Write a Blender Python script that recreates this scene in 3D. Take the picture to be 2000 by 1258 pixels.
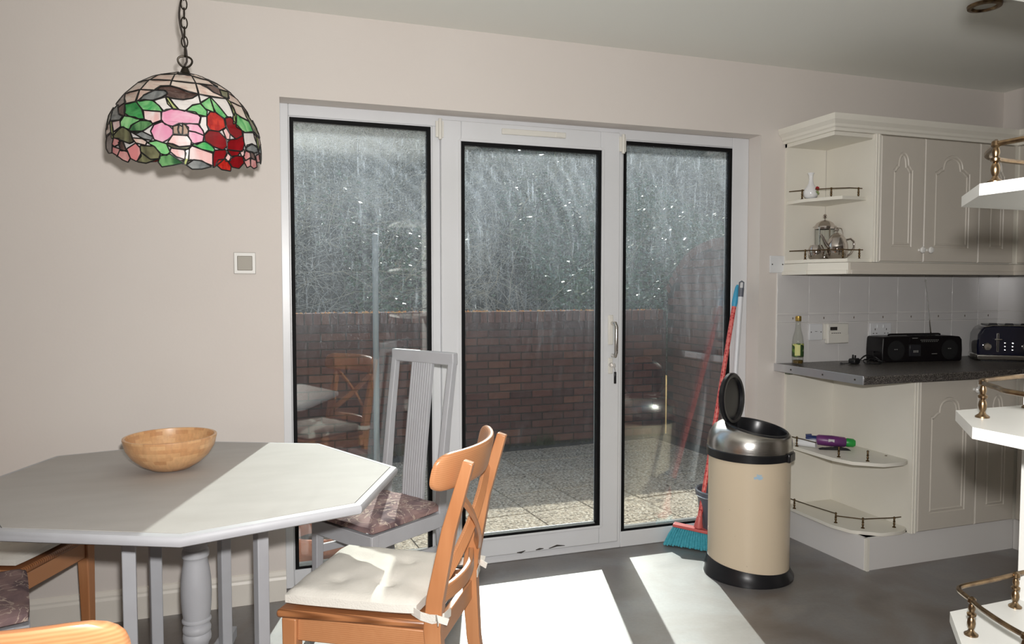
import bpy, bmesh, math, random
import numpy as np
from mathutils import Vector, Matrix
from mathutils.geometry import tessellate_polygon
random.seed(7); PI = math.pi
for o in list(bpy.data.objects): bpy.data.objects.remove(o)
SC = bpy.context.scene; COL = SC.collection

# ------------------------------------------------------------------ camera, world, sun, flash, exposure
cam = bpy.data.cameras.new('camera'); cam.sensor_width = 36; cam.lens = 25.6; cam.clip_start = .05; cam.clip_end = 200
camo = bpy.data.objects.new('camera', cam); COL.objects.link(camo)
camo.location = (0, -3.13, 1.2932); camo.rotation_euler = (math.radians(90-2.631), 0, math.radians(-18.53))
SC.camera = camo
w = bpy.data.worlds.new('sky'); SC.world = w; w.use_nodes = True
nt = w.node_tree; nt.nodes.clear()
sk = nt.nodes.new('ShaderNodeTexSky'); sk.sky_type = 'NISHITA'; sk.sun_disc = False
sk.sun_elevation = math.radians(33); sk.sun_rotation = math.radians(16.5); sk.air_density = 1.2; sk.dust_density = 1.5
bg = nt.nodes.new('ShaderNodeBackground'); bg.inputs[1].default_value = .28
wo = nt.nodes.new('ShaderNodeOutputWorld'); nt.links.new(sk.outputs[0], bg.inputs[0]); nt.links.new(bg.outputs[0], wo.inputs[0])
def lamp(name, kind, energy, loc, color=(1,1,1), **kw):
    l = bpy.data.lights.new(name, kind); l.energy = energy; l.color = color
    for k, v in kw.items(): setattr(l, k, v)
    o = bpy.data.objects.new(name, l); COL.objects.link(o); o.location = loc; return o
sun = lamp('sun', 'SUN', 7.4, (3, 9, 7), (1, .98, .95), angle=math.radians(.6))
az, el = math.radians(16.5), math.radians(33.0)
sd = Vector((-math.sin(az)*math.cos(el), -math.cos(az)*math.cos(el), -math.sin(el)))
sun.rotation_euler = sd.to_track_quat('-Z', 'Y').to_euler()
fl = lamp('camera_flash', 'SPOT', 240, (.03, -3.12, 1.40), (1, .975, .955), spot_size=math.radians(160), spot_blend=1.0, shadow_soft_size=.025)
fl.rotation_euler = (math.radians(92), 0, math.radians(-27))
V = SC.view_settings; V.view_transform = 'Standard'; V.look = 'None'; V.exposure = 0; V.gamma = 1; V.use_curve_mapping = False

# ------------------------------------------------------------------ mesh helpers
WM = {}
class MB:
    def __init__(s): s.v = []; s.f = []; s.m = Matrix()
    def add(s, vs, fs):
        b = len(s.v); s.v += [tuple(s.m @ Vector(p)) for p in vs]; s.f += [tuple(b+i for i in f) for f in fs]; return s
    def bx(s, x0, x1, y0, y1, z0, z1):
        return s.add([(x0,y0,z0),(x1,y0,z0),(x1,y1,z0),(x0,y1,z0),(x0,y0,z1),(x1,y0,z1),(x1,y1,z1),(x0,y1,z1)],
              [(0,3,2,1),(4,5,6,7),(0,1,5,4),(1,2,6,5),(2,3,7,6),(3,0,4,7)])
    def prism(s, poly, z0, z1, ax='z'):
        n = len(poly)
        f = {'z': lambda a,b,c:(a,b,c), 'y': lambda a,b,c:(a,c,b), 'x': lambda a,b,c:(c,a,b)}[ax]
        vs = [f(a,b,z0) for a,b in poly]+[f(a,b,z1) for a,b in poly]
        return s.add(vs, [tuple(range(n))[::-1], tuple(range(n,2*n))]+[(i,(i+1)%n,n+(i+1)%n,n+i) for i in range(n)])
    def lathe(s, prof, c=(0,0,0), seg=20, ax='z'):
        n = len(prof); vs = []
        for i in range(seg):
            a = 2*PI*i/seg
            for r, z in prof:
                p = (r*math.cos(a), r*math.sin(a), z)
                if ax == 'y': p = (p[0], p[2], p[1])
                if ax == 'x': p = (p[2], p[0], p[1])
                vs.append((p[0]+c[0], p[1]+c[1], p[2]+c[2]))
        fs = [(i*n+j, ((i+1)%seg)*n+j, ((i+1)%seg)*n+j+1, i*n+j+1) for i in range(seg) for j in range(n-1)]
        if prof[0][0] > 1e-6: fs.append(tuple(i*n for i in range(seg))[::-1])
        if prof[-1][0] > 1e-6: fs.append(tuple(i*n+n-1 for i in range(seg)))
        return s.add(vs, fs)
    def shell(s, prof, c=(0,0,0), seg=24):   # open surface of revolution, closed loop profile (outer + inner)
        n = len(prof); vs = []
        for i in range(seg):
            a = 2*PI*i/seg
            vs += [(c[0]+r*math.cos(a), c[1]+r*math.sin(a), c[2]+z) for r, z in prof]
        return s.add(vs, [(i*n+j, ((i+1)%seg)*n+j, ((i+1)%seg)*n+(j+1)%n, i*n+(j+1)%n) for i in range(seg) for j in range(n)])
    def tube(s, pts, r, seg=8, closed=False):
        pts = [Vector(p) for p in pts]; n = len(pts); vs = []; up = None
        for i, p in enumerate(pts):
            a = pts[(i-1) % n] if (closed or i > 0) else p
            b = pts[(i+1) % n] if (closed or i < n-1) else p
            t = (b-a).normalized() if (b-a).length > 1e-9 else Vector((0,0,1))
            if up is None: up = t.orthogonal().normalized()
            up = (up - t*up.dot(t)); up = up.normalized() if up.length > 1e-6 else t.orthogonal().normalized()
            q = t.cross(up); rr = r[i] if isinstance(r, (list, tuple)) else r
            for k in range(seg):
                an = 2*PI*k/seg; vs.append(p + (up*math.cos(an)+q*math.sin(an))*rr)
        fs = [(i*seg+k, i*seg+(k+1)%seg, ((i+1)%n)*seg+(k+1)%seg, ((i+1)%n)*seg+k) for i in range(n if closed else n-1) for k in range(seg)]
        if not closed: fs += [tuple(range(seg))[::-1], tuple(range((n-1)*seg, n*seg))]
        return s.add(vs, fs)
    def beam(s, p0, p1, w, h, side=(1,0,0), w1=None, h1=None):   # rectangular bar; w along side
        p0, p1 = Vector(p0), Vector(p1); t = (p1-p0).normalized(); sd_ = Vector(side); sd_ = (sd_-t*sd_.dot(t)).normalized(); u = t.cross(sd_)
        w1 = w if w1 is None else w1; h1 = h if h1 is None else h1; vs = []
        for p, a, b in ((p0,w,h),(p1,w1,h1)):
            for x, y in ((-1,-1),(1,-1),(1,1),(-1,1)): vs.append(p+sd_*x*a/2+u*y*b/2)
        return s.add(vs, [(0,3,2,1),(4,5,6,7),(0,1,5,4),(1,2,6,5),(2,3,7,6),(3,0,4,7)])
    def ribbon(s, pts, w, h, ups=None):      # bent bar: section w (horizontal normal) x h (vertical)
        pts = [Vector(p) for p in pts]; n = len(pts); vs = []
        for i, p in enumerate(pts):
            t = (pts[min(i+1,n-1)]-pts[max(i-1,0)]).normalized(); u = Vector((0,0,1)) if ups is None else Vector(ups[i]); u = (u-t*u.dot(t)).normalized(); q = t.cross(u)
            for x, y in ((-1,-1),(1,-1),(1,1),(-1,1)): vs.append(p+q*x*w/2+u*y*h/2)
        fs = [(i*4+k, i*4+(k+1)%4, (i+1)*4+(k+1)%4, (i+1)*4+k) for i in range(n-1) for k in range(4)]+[(3,2,1,0),tuple(range((n-1)*4,n*4))]
        return s.add(vs, fs)
    def loft(s, rings, cap0=True, cap1=True):
        n = len(rings[0]); vs = [p for r in rings for p in r]
        fs = [(i*n+k, i*n+(k+1)%n, (i+1)*n+(k+1)%n, (i+1)*n+k) for i in range(len(rings)-1) for k in range(n)]
        if cap0: fs.append(tuple(range(n))[::-1])
        if cap1: fs.append(tuple(range((len(rings)-1)*n, len(rings)*n)))
        return s.add(vs, fs)
def obj(name, mb, mat, parent=None, local=False, origin=None, smooth=False, bev=0, sub=0, **props):
    me = bpy.data.meshes.new(name)
    M = WM[parent.name] if parent else Matrix.Translation(origin or (0,0,0))
    vs = mb.v
    if not local:
        I = M.inverted(); vs = [tuple(I @ Vector(p)) for p in vs]
    me.from_pydata(vs, [], mb.f); me.validate(); me.update()
    bm = bmesh.new(); bm.from_mesh(me); bmesh.ops.recalc_face_normals(bm, faces=bm.faces); bm.to_mesh(me); bm.free()
    if mat:
        for m_ in (mat if isinstance(mat, list) else [mat]): me.materials.append(m_)
    o = bpy.data.objects.new(name, me); COL.objects.link(o)
    if parent: o.parent = parent; WM[o.name] = M
    else: o.matrix_world = M; WM[o.name] = M
    if bev:
        b = o.modifiers.new('bevel', 'BEVEL'); b.width = bev; b.segments = 2; b.limit_method = 'ANGLE'; b.angle_limit = math.radians(40)
    if sub:
        b = o.modifiers.new('sub', 'SUBSURF'); b.levels = sub; b.render_levels = sub
    if smooth or bev or sub:
        for p in me.polygons: p.use_smooth = True
        if not sub:
            try: me.set_sharp_from_angle(angle=math.radians(38))
            except Exception: pass
    for k, v in props.items(): o[k] = v
    return o
def thing(name, label, cat, loc=(0,0,0), rotz=0, group=None, rot=None):
    o = bpy.data.objects.new(name, None); COL.objects.link(o); o.empty_display_size = .05
    M = Matrix.Translation(loc) @ (rot if rot is not None else Matrix.Rotation(rotz, 4, 'Z'))
    o.location = loc; o.rotation_euler = M.to_euler(); WM[o.name] = M
    o['label'] = label; o['category'] = cat
    if group: o['group'] = group
    return o
def tag(o, label, cat, group=None):
    o['label'] = label; o['category'] = cat
    if group: o['group'] = group
    return o
def struct(name, mb, mat, **k): return obj(name, mb, mat, kind='structure', **k)
def inst(src, name, M, parent):     # linked copy of a piece inside parent's space
    o = src.copy(); o.name = name; COL.objects.link(o); o.parent = parent; o.matrix_local = M; return o

# ------------------------------------------------------------------ materials
MT = {}
def nodes(name):
    m = bpy.data.materials.new(name); m.use_nodes = True; n = m.node_tree
    return m, n, n.nodes['Principled BSDF'], n.nodes['Material Output']
def N(n, t, **k):
    x = n.nodes.new(t)
    for a, b in k.items():
        if a in x.inputs: x.inputs[a].default_value = b
        else: setattr(x, a, b)
    return x
def rgb(c): return (c[0], c[1], c[2], 1)
def ramp(n, stops):
    r = n.nodes.new('ShaderNodeValToRGB'); e = r.color_ramp.elements
    while len(e) < len(stops): e.new(.5)
    for i, (p, c) in enumerate(stops): e[i].position = p; e[i].color = rgb(c)
    return r
def plain(name, c, rough=.5, metal=0, c2=None, scale=8, bump=0, bscale=60, spec=None, trans=0, emit=None, sss=0, stretch=(1,1,1), coat=0, detail=4):
    m, n, b, o = nodes(name)
    b.inputs['Base Color'].default_value = rgb(c); b.inputs['Roughness'].default_value = rough; b.inputs['Metallic'].default_value = metal
    if spec is not None: b.inputs['Specular IOR Level'].default_value = spec
    if trans: b.inputs['Transmission Weight'].default_value = trans
    if coat: b.inputs['Coat Weight'].default_value = coat
    if c2 or bump:
        tc = N(n, 'ShaderNodeTexCoord'); mp = N(n, 'ShaderNodeMapping'); mp.inputs['Scale'].default_value = stretch
        n.links.new(tc.outputs['Object'], mp.inputs[0])
    if c2:
        nz = N(n, 'ShaderNodeTexNoise', Scale=scale, Detail=detail); n.links.new(mp.outputs[0], nz.inputs['Vector'])
        r = ramp(n, [(.32, c), (.68, c2)]); n.links.new(nz.outputs[0], r.inputs[0]); n.links.new(r.outputs[0], b.inputs['Base Color'])
    if bump:
        nb = N(n, 'ShaderNodeTexNoise', Scale=bscale, Detail=3); n.links.new(mp.outputs[0], nb.inputs['Vector'])
        bp = N(n, 'ShaderNodeBump', Strength=bump, Distance=.002); n.links.new(nb.outputs[0], bp.inputs['Height']); n.links.new(bp.outputs[0], b.inputs['Normal'])
    MT[name] = m; return m
def wood(name, c1, c2, rough=.35, axis='x', scale=1, coat=.3):
    m, n, b, o = nodes(name); tc = N(n, 'ShaderNodeTexCoord'); mp = N(n, 'ShaderNodeMapping')
    s = {'x': (1.2, 14, 14), 'y': (14, 1.2, 14), 'z': (14, 14, 1.2)}[axis]; mp.inputs['Scale'].default_value = [q*scale for q in s]
    n.links.new(tc.outputs['Object'], mp.inputs[0])
    nz = N(n, 'ShaderNodeTexNoise', Scale=1.6, Detail=5, Distortion=.8); n.links.new(mp.outputs[0], nz.inputs['Vector'])
    wv = N(n, 'ShaderNodeTexWave', Scale=2.6, Distortion=2.2, Detail=2); wv.inputs['Detail Scale'].default_value = .6; wv.bands_direction = 'Z' if axis == 'x' else 'X'; n.links.new(mp.outputs[0], wv.inputs['Vector'])
    mx = N(n, 'ShaderNodeMath', operation='MULTIPLY_ADD'); mx.inputs[1].default_value = .5; n.links.new(wv.outputs['Fac'], mx.inputs[0])
    mm = N(n, 'ShaderNodeMath', operation='MULTIPLY'); mm.inputs[1].default_value = .5; n.links.new(nz.outputs[0], mm.inputs[0]); n.links.new(mm.outputs[0], mx.inputs[2])
    r = ramp(n, [(.15, c2), (.75, c1)]); n.links.new(mx.outputs[0], r.inputs[0]); n.links.new(r.outputs[0], b.inputs['Base Color'])
    b.inputs['Roughness'].default_value = rough; b.inputs['Coat Weight'].default_value = coat; b.inputs['Coat Roughness'].default_value = .25
    MT[name] = m; return m
def randmat(name, cols, rough=.8, bump=.4, bscale=80, nscale=25):
    m, n, b, o = nodes(name); oi = N(n, 'ShaderNodeObjectInfo'); k = len(cols)
    r = ramp(n, [(i/(k-1), c) for i, c in enumerate(cols)]); n.links.new(oi.outputs['Random'], r.inputs[0])
    tc = N(n, 'ShaderNodeTexCoord'); nz = N(n, 'ShaderNodeTexNoise', Scale=nscale, Detail=5); n.links.new(tc.outputs['Object'], nz.inputs['Vector'])
    mr = N(n, 'ShaderNodeMapRange'); mr.inputs['To Min'].default_value = .55; mr.inputs['To Max'].default_value = 1.4; n.links.new(nz.outputs[0], mr.inputs[0])
    mx = N(n, 'ShaderNodeVectorMath', operation='SCALE'); n.links.new(r.outputs[0], mx.inputs[0]); n.links.new(mr.outputs[0], mx.inputs['Scale']); n.links.new(mx.outputs[0], b.inputs['Base Color'])
    b.inputs['Roughness'].default_value = rough
    nb = N(n, 'ShaderNodeTexNoise', Scale=bscale, Detail=3); n.links.new(tc.outputs['Object'], nb.inputs['Vector'])
    bp = N(n, 'ShaderNodeBump', Strength=bump, Distance=.004); n.links.new(nb.outputs[0], bp.inputs['Height']); n.links.new(bp.outputs[0], b.inputs['Normal'])
    MT[name] = m; return m

wallm = plain('wall_paint', (.70,.645,.60), .85, c2=(.72,.67,.625), scale=1.5, bump=.12, bscale=90)
ceilm = plain('ceiling_paint', (.86,.865,.81), .9, bump=.15, bscale=40)
upvc = plain('white_upvc', (.74,.75,.77), .32, c2=(.70,.71,.72), scale=3)
upvc2 = plain('cream_plastic', (.74,.72,.66), .4)
black = plain('black_rubber', (.003,.003,.0035), .7, spec=.2)
blackp = plain('black_plastic', (.012,.012,.014), .28)
skirtm = plain('skirting_paint', (.80,.76,.69), .4, c2=(.77,.73,.655), scale=5)
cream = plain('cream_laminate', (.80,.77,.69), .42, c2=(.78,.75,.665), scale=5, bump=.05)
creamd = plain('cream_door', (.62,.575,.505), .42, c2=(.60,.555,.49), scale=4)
whitelam = plain('white_laminate', (.58,.58,.55), .35)
plinthm = plain('plinth_laminate', (.74,.72,.70), .45)
greyp = plain('grey_paint', (.49,.50,.525), .5, c2=(.46,.465,.49), scale=14)
brass = plain('antique_brass', (.26,.18,.10), .30, metal=1, c2=(.13,.085,.05), scale=60)
brassd = plain('dark_brass', (.14,.09,.045), .38, metal=1)
steel = plain('brushed_steel', (.62,.60,.57), .24, metal=1, bump=.15, bscale=30, stretch=(1,1,12))
chrome = plain('chrome', (.75,.74,.72), .1, metal=1)
alu = plain('aluminium_trim', (.62,.63,.66), .35, metal=.85)
darkiron = plain('dark_bronze', (.035,.028,.02), .4, metal=.8)
lead = plain('lead_came', (.012,.011,.010), .5, metal=.3)
pineH = wood('pine_rail', (.58,.275,.125), (.49,.205,.085), axis='x', scale=1.6)
pineV = wood('pine_post', (.57,.26,.115), (.47,.19,.075), axis='z', scale=1.6)
pineB = wood('pine_seat', (.46,.19,.075), (.17,.06,.02), axis='y', scale=1)
fabric = plain('cream_cotton', (.80,.77,.70), .95, c2=(.76,.73,.66), scale=12, bump=.5, bscale=220)
terr = plain('terracotta', (.50,.21,.13), .85, c2=(.42,.17,.11), scale=9, bump=.3)

def tabletop_mat():
    m, n, b, o = nodes('table_laminate'); tc = N(n, 'ShaderNodeTexCoord'); mp = N(n, 'ShaderNodeMapping'); mp.inputs['Scale'].default_value = (3, 7, 1); mp.inputs['Rotation'].default_value = (0,0,.15)
    n.links.new(tc.outputs['Object'], mp.inputs[0]); nz = N(n, 'ShaderNodeTexNoise', Scale=1.5, Detail=6); n.links.new(mp.outputs[0], nz.inputs['Vector'])
    r = ramp(n, [(.3, (.425,.405,.385)), (.7, (.47,.45,.43))]); n.links.new(nz.outputs[0], r.inputs[0]); n.links.new(r.outputs[0], b.inputs['Base Color'])
    n2 = N(n, 'ShaderNodeTexNoise', Scale=2.2, Detail=5); n.links.new(mp.outputs[0], n2.inputs['Vector'])
    mr = N(n, 'ShaderNodeMapRange'); mr.inputs['To Min'].default_value = .50; mr.inputs['To Max'].default_value = .62; b.inputs['Specular IOR Level'].default_value = .18; n.links.new(n2.outputs[0], mr.inputs[0]); n.links.new(mr.outputs[0], b.inputs['Roughness'])
    return m
topm = tabletop_mat()
def floor_mat():
    m, n, b, o = nodes('vinyl_floor'); tc = N(n, 'ShaderNodeTexCoord'); mp = N(n, 'ShaderNodeMapping'); mp.inputs['Scale'].default_value = (1, 1.2, 1); n.links.new(tc.outputs['Object'], mp.inputs[0])
    nz = N(n, 'ShaderNodeTexNoise', Scale=2.6, Detail=7, Distortion=.6); n.links.new(mp.outputs[0], nz.inputs['Vector'])
    r = ramp(n, [(.28, (.095,.078,.068)), (.45, (.145,.123,.110)), (.58, (.175,.168,.166)), (.72, (.24,.215,.195))]); n.links.new(nz.outputs[0], r.inputs[0])
    n3 = N(n, 'ShaderNodeTexNoise', Scale=70, Detail=3); n.links.new(tc.outputs['Object'], n3.inputs['Vector'])
    mr = N(n, 'ShaderNodeMapRange'); mr.inputs['To Min'].default_value = .85; mr.inputs['To Max'].default_value = 1.15; n.links.new(n3.outputs[0], mr.inputs[0])
    mx = N(n, 'ShaderNodeVectorMath', operation='SCALE'); n.links.new(r.outputs[0], mx.inputs[0]); n.links.new(mr.outputs[0], mx.inputs['Scale']); n.links.new(mx.outputs[0], b.inputs['Base Color'])
    b.inputs['Roughness'].default_value = .44; b.inputs['Specular IOR Level'].default_value = .9; b.inputs['Coat Weight'].default_value = .5; b.inputs['Coat Roughness'].default_value = .40
    bp = N(n, 'ShaderNodeBump', Strength=.1, Distance=.002); n.links.new(n3.outputs[0], bp.inputs['Height']); n.links.new(bp.outputs[0], b.inputs['Normal'])
    return m
floorm = floor_mat()
def speckle(name, cols, scale, rough, bump=0):
    m, n, b, o = nodes(name); tc = N(n, 'ShaderNodeTexCoord'); vo = N(n, 'ShaderNodeTexVoronoi', Scale=scale); n.links.new(tc.outputs['Object'], vo.inputs['Vector'])
    sp = N(n, 'ShaderNodeSeparateColor'); n.links.new(vo.outputs['Color'], sp.inputs[0]); k = len(cols)
    r = ramp(n, [((i+.5)/k, c) for i, c in enumerate(cols)]); r.color_ramp.interpolation = 'CONSTANT'; n.links.new(sp.outputs[0], r.inputs[0])
    nz = N(n, 'ShaderNodeTexNoise', Scale=1.8, Detail=5); n.links.new(tc.outputs['Object'], nz.inputs['Vector'])
    mr = N(n, 'ShaderNodeMapRange'); mr.inputs['To Min'].default_value = .7; mr.inputs['To Max'].default_value = 1.25; n.links.new(nz.outputs[0], mr.inputs[0])
    mx = N(n, 'ShaderNodeVectorMath', operation='SCALE'); n.links.new(r.outputs[0], mx.inputs[0]); n.links.new(mr.outputs[0], mx.inputs['Scale']); n.links.new(mx.outputs[0], b.inputs['Base Color']); b.inputs['Roughness'].default_value = rough
    if bump:
        bp = N(n, 'ShaderNodeBump', Strength=bump, Distance=.006); bp.invert = True; n.links.new(vo.outputs['Distance'], bp.inputs['Height']); n.links.new(bp.outputs[0], b.inputs['Normal'])
    return m
worktopm = speckle('speckled_worktop', [(.035,.03,.028),(.10,.09,.085),(.05,.045,.04),(.20,.18,.165),(.03,.028,.026)], 330, .35)
slabm = speckle('pebble_slab', [(.54,.43,.31),(.36,.28,.20),(.75,.64,.50),(.47,.37,.26),(.23,.175,.12),(.62,.51,.38)], 75, .9, .9)
brickm = randmat('brick_clay', [(.125,.052,.046),(.17,.066,.052),(.095,.045,.042),(.14,.058,.048),(.21,.092,.066),(.11,.052,.048)], .9)
mortarm = plain('mortar', (.055,.045,.040), .95, c2=(.036,.03,.028), scale=20, bump=.5)
tilem = plain('wall_tile_glaze', (.66,.645,.635), .16, c2=(.64,.625,.615), scale=6)
groutm = plain('grout', (.80,.78,.75), .8)
def upholstery():
    m, n, b, o = nodes('patterned_upholstery'); tc = N(n, 'ShaderNodeTexCoord')
    nz = N(n, 'ShaderNodeTexNoise', Scale=9, Detail=4, Distortion=1.5); n.links.new(tc.outputs['Object'], nz.inputs['Vector'])
    r = ramp(n, [(.3, (.12,.08,.09)), (.5, (.27,.18,.18)), (.7, (.38,.25,.23))]); n.links.new(nz.outputs[0], r.inputs[0])
    n2 = N(n, 'ShaderNodeTexNoise', Scale=7, Detail=3, Distortion=2.5); n.links.new(tc.outputs['Object'], n2.inputs['Vector'])
    a = N(n, 'ShaderNodeMath', operation='SUBTRACT'); a.inputs[1].default_value = .5; n.links.new(n2.outputs[0], a.inputs[0]); ab = N(n, 'ShaderNodeMath', operation='ABSOLUTE'); n.links.new(a.outputs[0], ab.inputs[0])
    r2 = ramp(n, [(.004, (1,1,1)), (.022, (0,0,0))]); n.links.new(ab.outputs[0], r2.inputs[0])
    mx = N(n, 'ShaderNodeMix', data_type='RGBA'); n.links.new(r2.outputs[0], mx.inputs[0]); n.links.new(r.outputs[0], mx.inputs[6]); mx.inputs[7].default_value = (.60,.48,.40,1); n.links.new(mx.outputs[2], b.inputs['Base Color'])
    b.inputs['Roughness'].default_value = .9; return m
uphm = upholstery()
def bowl_mat():
    m, n, b, o = nodes('bamboo_block'); tc = N(n, 'ShaderNodeTexCoord'); mp = N(n, 'ShaderNodeMapping'); mp.inputs['Scale'].default_value = (1,1,1); n.links.new(tc.outputs['Object'], mp.inputs[0])
    br = N(n, 'ShaderNodeTexBrick', Scale=16); br.inputs['Color1'].default_value = (.66,.39,.19,1); br.inputs['Color2'].default_value = (.50,.24,.10,1); br.inputs['Mortar'].default_value = (.58,.31,.14,1); br.inputs['Mortar Size'].default_value = 0; br.inputs['Row Height'].default_value = .2; br.inputs['Brick Width'].default_value = 1.1; br.inputs['Bias'].default_value = -.25
    # wrap: angle, height
    sx = N(n, 'ShaderNodeSeparateXYZ'); n.links.new(mp.outputs[0], sx.inputs[0]); at = N(n, 'ShaderNodeMath', operation='ARCTAN2'); n.links.new(sx.outputs[1], at.inputs[0]); n.links.new(sx.outputs[0], at.inputs[1])
    sc = N(n, 'ShaderNodeMath', operation='MULTIPLY'); sc.inputs[1].default_value = .22; n.links.new(at.outputs[0], sc.inputs[0]); cx = N(n, 'ShaderNodeCombineXYZ'); n.links.new(sc.outputs[0], cx.inputs[0]); n.links.new(sx.outputs[2], cx.inputs[1]); n.links.new(cx.outputs[0], br.inputs['Vector'])
    wv = N(n, 'ShaderNodeTexNoise', Scale=55, Detail=3); n.links.new(cx.outputs[0], wv.inputs['Vector'])
    mr = N(n, 'ShaderNodeMapRange'); mr.inputs['To Min'].default_value = .78; mr.inputs['To Max'].default_value = 1.2; n.links.new(wv.outputs[0], mr.inputs[0])
    mx = N(n, 'ShaderNodeVectorMath', operation='SCALE'); n.links.new(br.outputs[0], mx.inputs[0]); n.links.new(mr.outputs[0], mx.inputs['Scale']); n.links.new(mx.outputs[0], b.inputs['Base Color'])
    b.inputs['Roughness'].default_value = .35; b.inputs['Coat Weight'].default_value = .3; return m
bowlm = bowl_mat()
def sheet_fresnel(n, ior):      # same reflectance from either face of a thin sheet
    f = N(n, 'ShaderNodeFresnel'); g = N(n, 'ShaderNodeNewGeometry'); q = N(n, 'ShaderNodeMath', operation='MULTIPLY_ADD')
    n.links.new(g.outputs['Backfacing'], q.inputs[0]); q.inputs[1].default_value = 1/ior-ior; q.inputs[2].default_value = ior; n.links.new(q.outputs[0], f.inputs['IOR']); return f
def pane_mat():
    # clear reflecting pane under a film of dust, wiped swirls, run marks and fine scratches that scatters the sun
    m, n, b, out = nodes('dirty_glass'); n.nodes.remove(b)
    tr = N(n, 'ShaderNodeBsdfTransparent'); tr.inputs[0].default_value = (.93,.95,.94,1)
    gl = N(n, 'ShaderNodeBsdfGlossy'); gl.inputs['Roughness'].default_value = .012
    fr = sheet_fresnel(n, 1.85); m1 = N(n, 'ShaderNodeMixShader'); n.links.new(fr.outputs[0], m1.inputs[0]); n.links.new(tr.outputs[0], m1.inputs[1]); n.links.new(gl.outputs[0], m1.inputs[2])
    tc = N(n, 'ShaderNodeTexCoord')
    def noise(scale, st, detail=4, dist=0, rot=0):
        mp = N(n, 'ShaderNodeMapping'); mp.inputs['Scale'].default_value = st; mp.inputs['Rotation'].default_value = (0, rot, 0); n.links.new(tc.outputs['Object'], mp.inputs[0])
        z = N(n, 'ShaderNodeTexNoise', Scale=scale, Detail=detail, Distortion=dist); n.links.new(mp.outputs[0], z.inputs['Vector']); return z.outputs[0]
    def mrange(s, a, b_, c, d):
        r = N(n, 'ShaderNodeMapRange'); n.links.new(s, r.inputs[0])
        for i, v in zip((1,2,3,4), (a,b_,c,d)): r.inputs[i].default_value = v
        return r.outputs[0]
    def ma(op, a, b_):
        x = N(n, 'ShaderNodeMath', operation=op)
        for i, v in enumerate((a, b_)):
            if isinstance(v, (int, float)): x.inputs[i].default_value = v
            else: n.links.new(v, x.inputs[i])
        return x.outputs[0]
    film = mrange(noise(2.2, (1,1,.8), 5, .8), .3, .75, .0035, .012)
    runs = mrange(noise(26, (1,1,.06), 3), .5, .75, 0, .008)
    grit = mrange(noise(170, (1,1,1), 2), .58, .75, 0, .04)
    # arcs left by a cloth near the head of each pane
    mp = N(n, 'ShaderNodeMapping'); mp.inputs['Location'].default_value = (0,0,-1.1); n.links.new(tc.outputs['Object'], mp.inputs[0])
    wv = N(n, 'ShaderNodeTexWave', Scale=5, Distortion=2.5, Detail=4); wv.wave_type = 'RINGS'; wv.rings_direction = 'SPHERICAL'; wv.inputs['Detail Scale'].default_value = 2.5; n.links.new(mp.outputs[0], wv.inputs['Vector'])
    arcs = ma('MULTIPLY', mrange(wv.outputs['Fac'], .60, 1, 0, .008), mrange(noise(3, (1,1,1)), .45, .65, 0, 1))
    d = ma('ADD', ma('ADD', film, runs), ma('ADD', grit, arcs))
    spark = mrange(noise(330, (1,1,1), 2), .66, .74, 0, .16); scr_ = ma('MULTIPLY', mrange(noise(90, (1,1,.09), 2, 1.2, .5), .66, .72, 0, .05), 1.0); d = ma('ADD', d, ma('ADD', spark, scr_))
    # sun haze painted in: film made stronger toward the head, weaker lower down
    sz = N(n, 'ShaderNodeSeparateXYZ'); n.links.new(tc.outputs['Object'], sz.inputs[0])
    d = ma('MULTIPLY', d, mrange(sz.outputs[2], .95, 2.0, .25, 4.6))
    tl = N(n, 'ShaderNodeBsdfTranslucent'); tl.inputs[0].default_value = (.78,.84,.92,1)
    df = N(n, 'ShaderNodeBsdfDiffuse'); df.inputs[0].default_value = (.5,.52,.54,1)
    ds = N(n, 'ShaderNodeMixShader'); ds.inputs[0].default_value = .15; n.links.new(tl.outputs[0], ds.inputs[1]); n.links.new(df.outputs[0], ds.inputs[2])
    m2 = N(n, 'ShaderNodeMixShader'); n.links.new(d, m2.inputs[0]); n.links.new(m1.outputs[0], m2.inputs[1]); n.links.new(ds.outputs[0], m2.inputs[2]); n.links.new(m2.outputs[0], out.inputs[0])
    return m
panem = pane_mat()
def thin_glass(name, tint, rough=.03):
    m, n, b, out = nodes(name); n.nodes.remove(b)
    tr = N(n, 'ShaderNodeBsdfTransparent'); tr.inputs[0].default_value = rgb(tint); gl = N(n, 'ShaderNodeBsdfGlossy'); gl.inputs['Roughness'].default_value = rough
    fr = sheet_fresnel(n, 1.45); mr = N(n, 'ShaderNodeMixShader'); n.links.new(fr.outputs[0], mr.inputs[0]); n.links.new(tr.outputs[0], mr.inputs[1]); n.links.new(gl.outputs[0], mr.inputs[2]); n.links.new(mr.outputs[0], out.inputs[0]); return m
clearm = thin_glass('clear_glass', (.98,.985,.98))

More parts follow.
